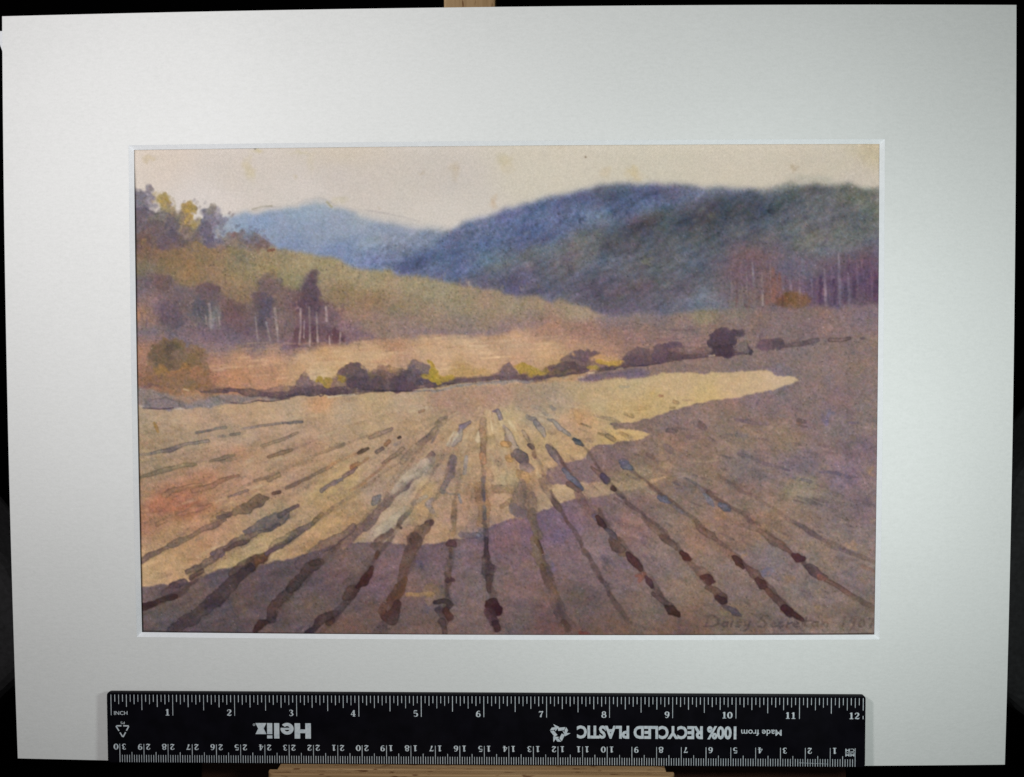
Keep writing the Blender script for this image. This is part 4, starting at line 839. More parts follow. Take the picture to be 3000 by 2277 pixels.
    # ---- furrows, centre and right
    for pts, w, c, a in [
        ([(1012, 1752), (1030, 1735), (1045, 1718)], [22, 34, 26], (80, 56, 52), .85), ([(1020, 1705), (1050, 1690), (1075, 1660), (1085, 1642)], [26, 36, 32, 14], (94, 76, 74), .7), ([(1050, 1716), (1068, 1704), (1085, 1680), (1090, 1665)], [12, 26, 22, 12], (68, 38, 36), .9), ([(1104, 1636), (1108, 1618)], [8, 11], (90, 60, 50), .85), ([(1092, 1596), (1108, 1602), (1120, 1606)], [16, 28, 14], (104, 80, 74), .75), ([(1100, 1655), (1106, 1645)], 8, (110, 84, 84), .6),
        ([(1215, 1580), (1205, 1610), (1190, 1650), (1182, 1700), (1172, 1740)], [46, 38, 30, 30, 26], (92, 68, 60), .72), ([(1150, 1760), (1170, 1730), (1188, 1700)], [30, 40, 22], (88, 60, 46), .75), ([(1130, 1800), (1145, 1815), (1160, 1790), (1170, 1760)], [26, 34, 26, 16], (70, 48, 48), .85), ([(1120, 1790), (1128, 1775)], 22, (82, 58, 50), .7), ([(1100, 1850), (1120, 1830)], 28, (76, 60, 66), .6),
        ([(1316, 1596), (1328, 1596)], [20, 22], (76, 50, 58), .88), ([(1318, 1610), (1318, 1632)], [10, 8], (72, 50, 52), .8), ([(1312, 1650), (1310, 1672)], 14, (116, 96, 84), .6), ([(1314, 1680), (1316, 1705)], [22, 24], (88, 70, 64), .8), ([(1314, 1700), (1330, 1698)], [18, 10], (66, 46, 50), .8), ([(1290, 1720), (1300, 1732)], 16, (96, 80, 84), .55), ([(1195, 1742), (1270, 1742)], 12, (148, 116, 76), .6), ([(1275, 1756), (1310, 1752)], 4, (150, 126, 112), .5),
        ([(1276, 1764), (1305, 1762), (1316, 1770), (1308, 1795)], [12, 20, 18, 14], (64, 46, 48), .88), ([(1285, 1785), (1300, 1815), (1290, 1825)], [24, 30, 22], (86, 64, 66), .8), ([(1306, 1790), (1316, 1806)], [20, 22], (80, 48, 44), .85), ([(1292, 1822), (1300, 1842), (1303, 1858)], [24, 18, 14], (72, 54, 56), .88),
        ([(1421, 1578), (1422, 1600), (1426, 1632)], [14, 12, 16], (72, 52, 56), .88), ([(1420, 1640), (1428, 1668), (1432, 1700)], [22, 34, 20], (88, 66, 68), .85), ([(1436, 1660), (1444, 1668)], 18, (76, 54, 66), .7), ([(1430, 1690), (1432, 1722), (1432, 1734)], [20, 16, 10], (84, 60, 58), .88), ([(1416, 1640), (1416, 1700), (1420, 1760)], 10, (116, 98, 92), .6), ([(1440, 1772), (1462, 1786)], [38, 30], (56, 30, 34), .95), ([(1436, 1796), (1445, 1818)], [36, 30], (70, 48, 54), .8), ([(1448, 1822), (1458, 1845)], [20, 20], (60, 38, 42), .92),
        ([(1556, 1500), (1566, 1540), (1576, 1570)], [24, 22, 22], (112, 94, 80), .75), ([(1570, 1585), (1580, 1604), (1586, 1618)], [16, 14, 10], (80, 52, 44), .9), ([(1564, 1580), (1570, 1620), (1586, 1660)], [20, 26, 22], (118, 98, 72), .6), ([(1586, 1660), (1600, 1700), (1625, 1740)], [16, 18, 14], (96, 70, 54), .75), ([(1600, 1700), (1630, 1770), (1640, 1800), (1660, 1830), (1680, 1856)], [14, 30, 34, 34, 30], (92, 70, 70), .6), ([(1650, 1825), (1664, 1845)], 18, (76, 52, 46), .7), ([(1700, 1855), (1718, 1858)], 14, (104, 48, 46), .7),
        ([(1614, 1456), (1628, 1475), (1638, 1492)], [12, 18, 14], (118, 92, 80), .85), ([(1585, 1405), (1600, 1440), (1612, 1460)], [16, 16, 12], (150, 116, 92), .6), ([(1652, 1374), (1668, 1398), (1690, 1416), (1704, 1430)], [14, 16, 18, 12], (84, 90, 112), .92), ([(1668, 1418), (1684, 1430), (1694, 1438)], [18, 18, 10], (96, 76, 72), .85), ([(1692, 1440), (1715, 1480), (1740, 1520)], [28, 26, 20], (116, 90, 86), .65), ([(1738, 1510), (1745, 1520)], 14, (84, 74, 92), .7),
        ([(1750, 1516), (1760, 1530), (1770, 1542)], [12, 22, 12], (68, 44, 46), .95), ([(1775, 1552), (1790, 1568), (1798, 1585)], [14, 28, 24], (84, 70, 80), .85), ([(1782, 1578), (1800, 1598), (1818, 1610)], [14, 26, 22], (92, 68, 62), .85), ([(1812, 1622), (1840, 1626)], 14, (110, 82, 60), .7), ([(1838, 1624), (1855, 1640), (1868, 1658), (1874, 1668)], [16, 24, 18, 12], (72, 46, 50), .95), ([(1862, 1690), (1882, 1684), (1872, 1704)], [8, 18, 10], (118, 74, 66), .75), ([(1888, 1690), (1898, 1704), (1908, 1720)], [8, 18, 10], (70, 44, 52), .92),
        ([(1912, 1738), (1935, 1758), (1955, 1775)], [12, 18, 18], (104, 78, 74), .85), ([(1946, 1776), (1962, 1788), (1984, 1800)], [12, 24, 14], (62, 38, 34), .95), ([(1732, 1368), (1748, 1382), (1760, 1394)], [8, 14, 14], (112, 86, 80), .85), ([(1764, 1394), (1774, 1408)], [18, 20], (72, 60, 78), .92), ([(1790, 1428), (1796, 1431)], [13, 12], (82, 48, 42), .95), ([(1815, 1354), (1830, 1364), (1844, 1374)], [12, 24, 14], (84, 88, 112), .9),
        ([(1930, 1454), (1945, 1462), (1958, 1472)], [14, 28, 12], (94, 98, 120), .9), ([(1968, 1482), (1990, 1498), (2008, 1508)], [8, 14, 8], (112, 98, 104), .7), ([(1800, 1460), (1840, 1485), (1860, 1500)], 12, (112, 88, 80), .4), ([(1875, 1512), (1905, 1545), (1940, 1575)], [8, 12, 16], (118, 92, 80), .7), ([(1935, 1572), (1960, 1590), (1976, 1606)], [14, 22, 12], (108, 80, 70), .88), ([(1994, 1620), (2006, 1630), (2018, 1640)], [14, 22, 12], (74, 42, 40), .97), ([(2020, 1652), (2045, 1672), (2075, 1696)], [10, 26, 26], (108, 82, 74), .75),
        ([(2055, 1698), (2072, 1700), (2086, 1705)], [12, 30, 12], (72, 42, 44), .95), ([(2068, 1722), (2095, 1740), (2115, 1750)], [18, 28, 26], (94, 66, 60), .85), ([(2098, 1752), (2112, 1758), (2124, 1762)], [18, 26, 10], (68, 40, 42), .95), ([(2134, 1784), (2148, 1794), (2162, 1804)], [14, 22, 8], (88, 74, 84), .9), ([(2028, 1528), (2050, 1550), (2080, 1568), (2096, 1582)], [8, 14, 22, 10], (116, 88, 76), .88), ([(2000, 1398), (2030, 1412), (2060, 1440)], [6, 8, 10], (118, 104, 106), .7),
        ([(2062, 1448), (2076, 1464), (2088, 1480)], [14, 20, 8], (112, 110, 120), .8), ([(2108, 1478), (2120, 1486), (2132, 1490)], [14, 24, 10], (90, 90, 114), .9), ([(2100, 1602), (2125, 1618), (2148, 1632)], [8, 18, 24], (128, 96, 84), .8), ([(2148, 1632), (2162, 1646), (2176, 1660)], [14, 26, 14], (76, 50, 46), .95), ([(2190, 1660), (2205, 1680), (2225, 1700)], [12, 26, 22], (100, 74, 70), .85), ([(2216, 1700), (2230, 1712), (2240, 1722)], [16, 26, 14], (74, 48, 50), .95),
        ([(2246, 1728), (2275, 1758), (2300, 1785)], [16, 22, 24], (96, 66, 60), .85), ([(2295, 1782), (2312, 1795), (2325, 1800)], [20, 28, 14], (66, 34, 40), .95), ([(2318, 1798), (2335, 1808), (2348, 1816)], [14, 14, 12], (70, 42, 42), .93), ([(2165, 1500), (2180, 1512), (2198, 1528)], [12, 24, 12], (116, 86, 82), .8), ([(2170, 1530), (2205, 1545), (2230, 1556)], [16, 24, 16], (130, 98, 86), .6), ([(2218, 1556), (2250, 1578), (2285, 1596), (2312, 1612)], [10, 20, 22, 10], (112, 84, 76), .85),
        ([(2322, 1624), (2335, 1632), (2352, 1634)], [14, 26, 12], (82, 48, 52), .95), ([(2364, 1655), (2385, 1675), (2410, 1695)], [16, 30, 20], (88, 66, 70), .85), ([(2400, 1692), (2418, 1700)], [18, 12], (120, 76, 70), .8), ([(2418, 1704), (2450, 1716), (2480, 1738), (2505, 1752)], [8, 16, 18, 10], (104, 78, 72), .85), ([(2490, 1752), (2515, 1756)], 12, (116, 94, 82), .7), ([(2530, 1768), (2560, 1784)], [10, 14], (104, 84, 76), .8), ([(2320, 1528), (2345, 1540), (2375, 1560), (2415, 1586)], [8, 14, 14, 8], (112, 92, 92), .8), ([(2445, 1510), (2465, 1514), (2482, 1524)], [5, 16, 8], (114, 100, 92), .75), ([(2460, 1610), (2490, 1622)], 9, (106, 86, 96), .6),
        ([(2440, 1445), (2465, 1454)], [14, 10], (122, 104, 96), .7), ([(2335, 1455), (2370, 1468), (2400, 1476)], [6, 12, 6], (120, 104, 98), .6), ([(2400, 1382), (2450, 1386), (2488, 1400)], [6, 10, 8], (102, 92, 120), .6), ([(2346, 1405), (2370, 1412)], 10, (106, 98, 118), .6), ([(2200, 1345), (2250, 1362), (2310, 1378)], [8, 12, 6], (108, 92, 106), .5), ([(2150, 1228), (2200, 1238), (2250, 1246)], [8, 14, 6], (112, 92, 100), .6), ([(2480, 1238), (2510, 1240)], 8, (104, 88, 106), .6), ([(2335, 1230), (2355, 1234)], 14, (108, 86, 84), .6), ([(2050, 1240), (2062, 1250)], [24, 16], (112, 88, 86), .6),
        ([(2010, 1278), (2060, 1282), (2090, 1290)], [10, 14, 6], (112, 90, 92), .55), ([(1955, 1258), (1975, 1262)], 16, (98, 84, 88), .6), ([(1945, 1310), (1960, 1318)], 18, (104, 86, 96), .5), ([(1895, 1330), (1912, 1340)], 12, (112, 84, 76), .6), ([(1820, 1352), (1830, 1356)], 20, (92, 84, 104), .5), ([(2160, 1330), (2230, 1348)], 10, (112, 92, 98), .45), ([(2525, 1660), (2560, 1674)], 10, (130, 94, 82), .6), ([(2010, 1350), (2070, 1352), (2110, 1346)], 6, (172, 144, 120), .5), ([(1890, 1358), (1960, 1362), (2020, 1380)], 20, (152, 130, 104), .4), ([(1980, 1384), (2020, 1386)], 10, (172, 146, 124), .6)]:
        if c[2] > c[0] + 12:
            c = tuple(.5 * q + .5 * t for q, t in zip(c, (96, 92, 100)))
        stroke(pts, w, c, a, 4.5, .24 if a > .84 else .08, 1.6)
    # ---- signature
    INK = (84, 68, 64)
    cur = [[(2072, 1806), (2066, 1834)], [(2060, 1806), (2084, 1803), (2100, 1812), (2100, 1826), (2086, 1835), (2060, 1836)], [(2128, 1824), (2118, 1822), (2112, 1830), (2118, 1836), (2126, 1832), (2130, 1823), (2128, 1836)], [(2142, 1823), (2139, 1836)],
           [(2168, 1823), (2158, 1824), (2158, 1829), (2165, 1832), (2162, 1837), (2153, 1836)], [(2178, 1823), (2180, 1833), (2190, 1830)], [(2194, 1822), (2186, 1842), (2176, 1849)],
           [(2246, 1805), (2232, 1803), (2226, 1812), (2236, 1820), (2242, 1829), (2232, 1838), (2218, 1835)], [(2256, 1830), (2268, 1826), (2262, 1821), (2255, 1830), (2262, 1837), (2271, 1834)], [(2289, 1823), (2280, 1823), (2276, 1832), (2284, 1837), (2292, 1833)],
           [(2302, 1836), (2306, 1823), (2307, 1828), (2317, 1823)], [(2323, 1830), (2336, 1826), (2330, 1821), (2322, 1830), (2329, 1837), (2339, 1834)], [(2360, 1808), (2354, 1832), (2362, 1836)], [(2346, 1820), (2374, 1818)],
           [(2392, 1824), (2382, 1822), (2376, 1830), (2382, 1836), (2390, 1832), (2394, 1823), (2393, 1836)], [(2404, 1836), (2408, 1823), (2408, 1829), (2418, 1823), (2424, 1827), (2422, 1836)],
           [(2474, 1808), (2466, 1837)], [(2504, 1814), (2494, 1811), (2488, 1819), (2496, 1824), (2504, 1816), (2500, 1832), (2490, 1846)], [(2528, 1816), (2518, 1818), (2515, 1832), (2523, 1837), (2531, 1828), (2528, 1816)], [(2538, 1815), (2558, 1812), (2548, 1838)]]
    for s in cur:
        stroke(s, 6, INK, .58, 4.4, 0, 1.6)
    # ---- paper tooth, granulating pigment, specks
    lum = CAN.mean(2)
    tooth = gblur(GRAIN, 1.5); tooth /= tooth.std()
    wet = np.clip((205 - lum) / 70, .16, 1.1)
    g2 = noise(3.0); g3 = noise(2.0); g4 = noise(2.0)
    g = CAN.mean(2, keepdims=True)
    CAN = g + (CAN - g) * .84
    CAN *= (1 + wet * (.034 * tooth + .020 * g2 + .010 * N10))[..., None]
    CAN += np.stack([1.1 * N25 + 1.4 * N10 + 2.4 * g3, .4 * N25b, -1.1 * N25 - 1.4 * N10b + 2.6 * g4], -1) * wet[..., None]
    spec = prng.standard_normal((RH, RW))
    dark = gblur((spec > 2.6).astype(float), 1.1); dark /= dark.max()
    CAN *= (1 - .36 * dark * np.clip((wet - .4) * 1.6, 0, 1))[..., None]
    lite = gblur((spec < -3.1).astype(float), 1.0); lite /= lite.max()
    CAN += (42 * lite * np.clip(wet - .3, 0, 1))[..., None]
    # darker line along the left and lower margin of the sheet
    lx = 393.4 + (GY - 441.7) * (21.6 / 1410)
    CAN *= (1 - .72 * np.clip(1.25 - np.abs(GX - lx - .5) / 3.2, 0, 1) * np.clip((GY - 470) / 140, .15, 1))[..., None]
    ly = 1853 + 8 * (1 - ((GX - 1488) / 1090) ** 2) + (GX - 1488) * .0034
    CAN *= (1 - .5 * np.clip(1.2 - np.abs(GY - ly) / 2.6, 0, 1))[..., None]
    return np.clip(CAN, 0, 255)

# ---------------------------------------------------------------- carry the picture on the paper
def irradiance(x, y):
    """how strongly the two bulbs reach a spot of the board (used to turn the
    colours read off the image into the pigments' own reflectance)"""
    p = np.stack([x, y, np.full_like(x, 2.0)], -1)
    n = np.stack([8 * 3.4 * x / W ** 2, 8 * 1.78 * (y - H / 2) / H ** 2, np.ones_like(x)], -1)
    n /= np.linalg.norm(n, axis=-1, keepdims=True)
    e = np.full(x.shape + (3,), .056)
    for (pos, watts, col) in LAMPS:
        d = np.array(pos) - p
        r = np.linalg.norm(d, axis=-1)
        e = e + (watts / (4 * math.pi ** 2) * np.maximum((n * d).sum(-1) / r, 0) / (r * MM) ** 2)[..., None] * np.array(col)
    return e


def painted_sheet(parent):
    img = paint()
    nx, ny = 930, 612
    mx0, mx1, my0, my1 = WX0 - 3, WX1 + 3, WY0 - 3, WY1 + 3
    xs = np.linspace(mx0, mx1, nx)
    ys = np.linspace(my1, my0, ny)
    X, Y = np.meshgrid(xs, ys)
    z = bow(X, Y) - THICK - .25 + .10 * np.sin(X * .035 + 1) * np.sin(Y * .05)
    # sheet position -> image pixels: plane-to-plane map through the four corners of the opening
    src = [(WX0, WY1), (WX1, WY1), (WX1, WY0), (WX0, WY0)]
    dst = [(393.4, 441.7), (2577, 423), (2560, 1859), (415, 1851.7)]
    A, b = [], []
    for (x, y), (s, t) in zip(src, dst):
        A += [[x, y, 1, 0, 0, 0, -s * x, -s * y], [0, 0, 0, x, y, 1, -t * x, -t * y]]
        b += [s, t]
    h = np.linalg.solve(np.array(A), np.array(b))
    den = h[6] * X + h[7] * Y + 1
    sx, sy = (h[0] * X + h[1] * Y + h[2]) / den, (h[3] * X + h[4] * Y + h[5]) / den
    uu = (X - WX0) / (WX1 - WX0)
    vv = (WY1 - Y) / (WY1 - WY0)
    sy = sy + (-6.5 * (1 - vv) + 4.5 * vv) * 4 * uu * (1 - uu)
    fx = np.clip((sx - SX0) * SK - .5, 0, RW - 1.001)
    fy = np.clip((sy - SY0) * SK - .5, 0, RH - 1.001)
    x0, y0 = fx.astype(int), fy.astype(int)
    tx, ty = (fx - x0)[..., None], (fy - y0)[..., None]
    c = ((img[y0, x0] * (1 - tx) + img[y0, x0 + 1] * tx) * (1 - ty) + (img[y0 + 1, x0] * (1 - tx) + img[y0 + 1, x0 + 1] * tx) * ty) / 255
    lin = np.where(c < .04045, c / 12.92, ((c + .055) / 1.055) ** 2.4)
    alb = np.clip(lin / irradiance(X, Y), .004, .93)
    me = bpy.data.meshes.new("painting")
    V = np.stack([X, Y, z], -1).reshape(-1, 3)
    V = (V - np.array(parent["base"])) * MM
    me.vertices.add(nx * ny)
    me.vertices.foreach_set("co", V.astype(np.float32).ravel())
    idx = np.arange(nx * ny).reshape(ny, nx)
    q = np.stack([idx[:-1, :-1], idx[1:, :-1], idx[1:, 1:], idx[:-1, 1:]], -1).reshape(-1, 4)
    me.loops.add(q.size)
    me.loops.foreach_set("vertex_index", q.ravel().astype(np.int32))
    me.polygons.add(len(q))
    me.polygons.foreach_set("loop_start", (np.arange(len(q)) * 4).astype(np.int32))
    me.polygons.foreach_set("use_smooth", np.ones(len(q), bool))
    me.update(calc_edges=True)
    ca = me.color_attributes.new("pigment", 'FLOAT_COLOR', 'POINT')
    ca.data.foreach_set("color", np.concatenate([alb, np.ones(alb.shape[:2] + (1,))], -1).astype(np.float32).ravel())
    me.materials.append(M_PAPER)
    o = link(bpy.data.objects.new("painting", me))
    o.parent = parent
    o["label"] = "faded watercolour of a ploughed field, hedge and blue hills, signed lower right"
    return o


# ---------------------------------------------------------------- the mounted picture
mount = thing("mounted_painting", "cream white card mount framing a watercolour of a ploughed field, leaning on the easel", "painting", (0, 0, 0))


def line_set(a, b, inner, n):
    """grid lines from a to b that include the two opening edges"""
    cuts = [a, inner[0], inner[1], b]
    out = []
    for p, q in zip(cuts, cuts[1:]):
        k = max(2, int(round(n * (q - p) / (b - a))))
        out += list(np.linspace(p, q, k, endpoint=False))
    return out + [b]


FX0, FX1, FY0, FY1 = WX0 - 1.5, WX1 + 1.5, WY0 - 1.5, WY1 + 1.5        # opening at the card's face


def ring(name, mat, x_in, y_in, zf, zb, xo, yo):
    gx, gy = line_set(xo[0], xo[1], x_in, 30), line_set(yo[0], yo[1], y_in, 24)
    vs, fs, ix = [], [], {}

    def vid(i, j, s):
        k = (i, j, s)
        if k not in ix:
            ix[k] = len(vs)
            vs.append((gx[i], gy[j], bow(gx[i], gy[j]) + (zf if s else zb)))
        return ix[k]
    hole = lambda i, j: x_in[0] - 1e-6 < (gx[i] + gx[i + 1]) / 2 < x_in[1] + 1e-6 and y_in[0] < (gy[j] + gy[j + 1]) / 2 < y_in[1]
    nxc, nyc = len(gx) - 1, len(gy) - 1
    for i in range(nxc):
        for j in range(nyc):
            if hole(i, j):
                continue
            fs.append((vid(i, j, 1), vid(i + 1, j, 1), vid(i + 1, j + 1, 1), vid(i, j + 1, 1)))
            fs.append((vid(i, j, 0), vid(i, j + 1, 0), vid(i + 1, j + 1, 0), vid(i + 1, j, 0)))
    for i in range(nxc):
        fs.append((vid(i, 0, 0), vid(i + 1, 0, 0), vid(i + 1, 0, 1), vid(i, 0, 1)))
        fs.append((vid(i, nyc, 1), vid(i + 1, nyc, 1), vid(i + 1, nyc, 0), vid(i, nyc, 0)))
    for j in range(nyc):
        fs.append((vid(0, j, 1), vid(0, j + 1, 1), vid(0, j + 1, 0), vid(0, j, 0)))
        fs.append((vid(nxc, j, 0), vid(nxc, j + 1, 0), vid(nxc, j + 1, 1), vid(nxc, j, 1)))
    return part(name, vs, fs, mat, mount, smooth=False)


card = ring("mount_card", M_BOARD, (FX0, FX1), (FY0, FY1), 0.0, -THICK, (-W / 2, W / 2), (0, H))


def bevel_side(a, b, a2, b2):
    """one mitred slope of the window cut, from the card's face down to the picture"""
    n = 24
    vs, fs = [], []
    for k in range(n + 1):
        t = k / n
        for (p, q, dz) in ((a, b, -.02), (a2, b2, -THICK + .02)):
            x, y = p[0] + (q[0] - p[0]) * t, p[1] + (q[1] - p[1]) * t
            vs.append((x, y, bow(x, y) + dz))
        if k:
            fs.append((2 * k - 2, 2 * k - 1, 2 * k + 1, 2 * k))
    return part("window_bevel", vs, fs, M_CORE, card)


fo = [(FX0, FY0), (FX1, FY0), (FX1, FY1), (FX0, FY1)]
fi = [(WX0, WY0), (WX1, WY0), (WX1, WY1), (WX0, WY1)]
for k in range(4):
    bevel_side(fo[k], fo[(k + 1) % 4], fi[k], fi[(k + 1) % 4])

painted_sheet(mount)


def back_sheet(name, x0, x1, y0, y1, zf, zb, mat):
    gx, gy = np.linspace(x0, x1, 26), np.linspace(y0, y1, 20)
    vs = [(x, y, bow(x, y) + z) for z in (zf, zb) for y in gy for x in gx]
    n = len(gx) * len(gy)
    c = len(gx)
    fs = []
    for j in range(len(gy) - 1):
        for i in range(c - 1):
            a = j * c + i
            fs += [(a, a + 1, a + c + 1, a + c), (n + a, n + a + c, n + a + c + 1, n + a + 1)]
    rim = [i for i in range(c)] + [j * c + c - 1 for j in range(1, len(gy))] + [(len(gy) - 1) * c + i for i in range(c - 2, -1, -1)] + [j * c for j in range(len(gy) - 2, 0, -1)]
    for p, q in zip(rim, rim[1:] + rim[:1]):
        fs.append((p, n + p, n + q, q))
    return part(name, vs, fs, mat, mount)


back_sheet("backing_board", -W / 2 + .8, W / 2 - .8, .6, H - .8, -THICK - .6, -THICK - 2.2, M_BOARD)
vs, fs = prism([(-206.6, 299.4), (-201, 291.0), (-196, 294), (-199, 300.2)][::-1], -THICK - .35, -THICK - .12)
vs = [(x, y, z + bow(-203, 295)) for x, y, z in vs]
fix_normals(part("hinge_tape", [(-207.2, 299.6, vs[0][2]), (-204.2, 291.2, vs[0][2]), (-196, 291.2, vs[0][2]), (-196, 300, vs[0][2]),
                                (-207.2, 299.6, vs[-1][2]), (-204.2, 291.2, vs[-1][2]), (-196, 291.2, vs[-1][2]), (-196, 300, vs[-1][2])],
                 [(0, 1, 2, 3), (7, 6, 5, 4), (0, 4, 5, 1), (1, 5, 6, 2), (2, 6, 7, 3), (3, 7, 4, 0)], M_CORE, mount, label="end of white hinge tape sticking out past the card edge"))

# ---------------------------------------------------------------- the easel
easel = thing("table_easel", "light beech wooden easel holding the mounted painting, its post above and ledge below", "easel", (-14, -150 / math.cos(LEAN), -14))
LEDGE = 1.35
bevelled(part("mast", *box(-24.6, -3.4, -150, 352, -18, -7.5), M_BEECH_V, easel), .8)
bevelled(part("ledge", *box(-91.4, 64.2, -11, LEDGE, 2.9, 9.6), M_BEECH, easel), .35)
bevelled(part("ledge_back", *box(-91.4, 64.2, -11, -.15, -7.3, 2.88), M_BEECH, easel), .3)
xa, xb, za, zb, r = -94.6, 67.2, 9.62, 13.4, 3.2
out = [(xa, za), (xb, za)]
out += [(xb - r + r * math.cos(t), zb - r + r * math.sin(t)) for t in np.linspace(0, math.pi / 2, 7)]
out += [(xa + r - r * math.sin(t), zb - r + r * math.cos(t)) for t in np.linspace(0, math.pi / 2, 7)]
vs, fs = prism(out, -19, LEDGE - .05, axes=(0, 2, 1))
bevelled(fix_normals(part("ledge_lip", vs, fs, M_BEECH, easel)), .5)
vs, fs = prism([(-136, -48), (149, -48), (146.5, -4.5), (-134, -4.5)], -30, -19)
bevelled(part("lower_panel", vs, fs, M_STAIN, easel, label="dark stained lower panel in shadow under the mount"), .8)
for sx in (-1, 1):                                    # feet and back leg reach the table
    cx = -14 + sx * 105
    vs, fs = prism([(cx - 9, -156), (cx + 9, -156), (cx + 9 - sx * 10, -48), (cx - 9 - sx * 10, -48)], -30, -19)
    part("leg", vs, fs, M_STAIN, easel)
c12, s12 = math.cos(LEAN), math.sin(LEAN)
vs, fs = prism([(-18.2, 300), (-18.2, 280), (-150, -181), (-160, -183)], -22, -6, axes=(2, 1, 0))
fix_normals(part("back_leg", vs, fs, M_BEECH_V, easel))

# ---------------------------------------------------------------- ruler
RX0, RX1, RY0, RY1 = -162.2, 144.3, LEDGE + .05, 30.6
RZ0, RZ1 = 4.05, 6.0
ruler = thing("ruler", "black plastic twelve inch ruler lying upside down along the bottom of the mount", "ruler", ((RX0 + RX1) / 2, RY0, RZ0))
rr = 1.3
cor = []
for cx, cy, a0 in ((RX1 - rr, RY0 + rr, -90), (RX1 - rr, RY1 - rr, 0), (RX0 + rr, RY1 - rr, 90), (RX0 + rr, RY0 + rr, 180)):
    cor += [(cx + rr * math.cos(math.radians(a0 + t)), cy + rr * math.sin(math.radians(a0 + t))) for t in (0, 30, 60, 90)]
vs, fs = prism(cor, RZ0, RZ1)
bevelled(part("body", vs, fs, M_PLASTIC, ruler), .35)
ZP = RZ1 + .05                         # printed ink sits on the face


def quads(name, rects, parent=ruler, z=ZP):
    vs, fs = [], []
    for x0, x1, y0, y1 in rects:
        k = len(vs)
        vs += [(x0, y0, z), (x1, y0, z), (x1, y1, z), (x0, y1, z)]
        fs.append((k, k + 1, k + 2, k + 3))
    return part(name, vs, fs, M_INK, parent)


def rx(px):                     # along the ruler: image pixel column -> millimetres (ruler length 2226 pixels)
    return RX0 + (px - 311) / 2226.0 * (RX1 - RX0)


I0, INCH = rx(324.5), (rx(2529) - rx(324.5)) / 12      # zero and unit of the inch scale
TICK = .115
top = RY1 - .95
rects = []
for k in range(193):
    L = 8.5 if k % 16 == 0 else 6.3 if k % 8 == 0 else 5.0 if k % 4 == 0 else 3.9 if k % 2 == 0 else 2.9
    x = I0 + k * INCH / 16
    w = TICK * (1.0 + .15 * math.sin(k * 2.3))
    if k == 192:
        rects += [(x - w, x + w, top - 5.0, top), (x - w, x + w, top - 8.5, top - 7.2)]
    else:
        rects.append((x - w, x + w, top - L, top))
quads("inch_graduations", rects)
C0, CENT = rx(2507), (rx(2507) - rx(348.5)) / 30       # zero (right end) and unit of the centimetre scale
bot = RY0 + .45
rects = []
for k in range(301):
    L = 7.5 if k % 10 == 0 else 4.2 if k % 5 == 0 else 3.0
    x = C0 - k * CENT / 10
    w = TICK * (.92 + .12 * math.sin(k * 1.7))
    rects.append((x - w, x + w, bot, bot + L))
quads("millimetre_graduations", rects)


# serif numerals drawn as pen strokes: lists of (x, y, pen width), unit cap height
def arc(cx, cy, rx, ry, a0, a1, w0, w1, n=14):
    out = []
    for k in range(n + 1):
        a = math.radians(a0 + (a1 - a0) * k / n)
        s = abs(math.cos(a))
        out.append((cx + rx * math.cos(a), cy + ry * math.sin(a), w1 + (w0 - w1) * s ** 1.5))
    return out


TK, TH = .22, .085
DIG = {
    '0': [arc(.36, .5, .25, .44, 0, 360, TK, TH, 24)],
    '1': [[(.38, .03, TK), (.38, .97, TK)], [(.14, .05, .1), (.62, .05, .1)], [(.16, .80, .07), (.36, .92, .12)]],
    '2': [[(.16, .70, .20), (.18, .72, .2)], [(.10, .72, .09), (.17, .88, .09), (.34, .95, .09), (.52, .87, .19), (.56, .70, .22), (.46, .50, .17), (.24, .28, .10), (.10, .10, .09)],
          [(.10, .10, .12), (.24, .14, .17), (.42, .08, .19), (.58, .08, .12), (.64, .24, .07)]],
    '3': [[(.16, .76, .18), (.18, .77, .18)], [(.12, .80, .08), (.22, .93, .08), (.38, .93, .12), (.52, .80, .2), (.50, .64, .16), (.30, .53, .08)], [(.30, .53, .08), (.50, .45, .15), (.58, .28, .22), (.48, .10, .14), (.30, .05, .09), (.13, .14, .08)], [(.15, .2, .18), (.17, .2, .18)]],
    '4': [[(.44, .04, .2), (.44, .96, .2)], [(.42, .95, .08), (.06, .30, .08)], [(.04, .28, .09), (.66, .28, .09)], [(.28, .04, .08), (.62, .04, .08)]],
    '5': [[(.16, .92, .14), (.54, .92, .14)], [(.15, .92, .08), (.13, .52, .08)], [(.13, .52, .08), (.34, .60, .09), (.54, .48, .2), (.58, .30, .22), (.48, .10, .15), (.30, .05, .08), (.12, .14, .08)], [(.15, .18, .17), (.17, .18, .17)]],
    '6': [arc(.36, .31, .22, .26, 0, 360, TK * .9, TH, 20), [(.15, .34, .2), (.17, .62, .2), (.28, .86, .13), (.46, .95, .08), (.58, .86, .08)], [(.54, .80, .15), (.56, .80, .15)]],
    '7': [[(.10, .72, .07), (.14, .92, .10), (.30, .86, .18), (.46, .86, .14), (.62, .95, .08)], [(.62, .95, .08), (.42, .52, .12), (.32, .20, .22), (.32, .05, .22)]],
    '8': [arc(.36, .73, .19, .21, 0, 360, .17, TH, 18), arc(.36, .28, .24, .24, 0, 360, .2, TH, 20)],
    '9': [arc(.36, .69, .22, .26, 0, 360, TK * .9, TH, 20), [(.57, .66, .2), (.55, .38, .2), (.44, .14, .13), (.26, .05, .08), (.14, .14, .08)], [(.18, .20, .15), (.16, .20, .15)]],
}


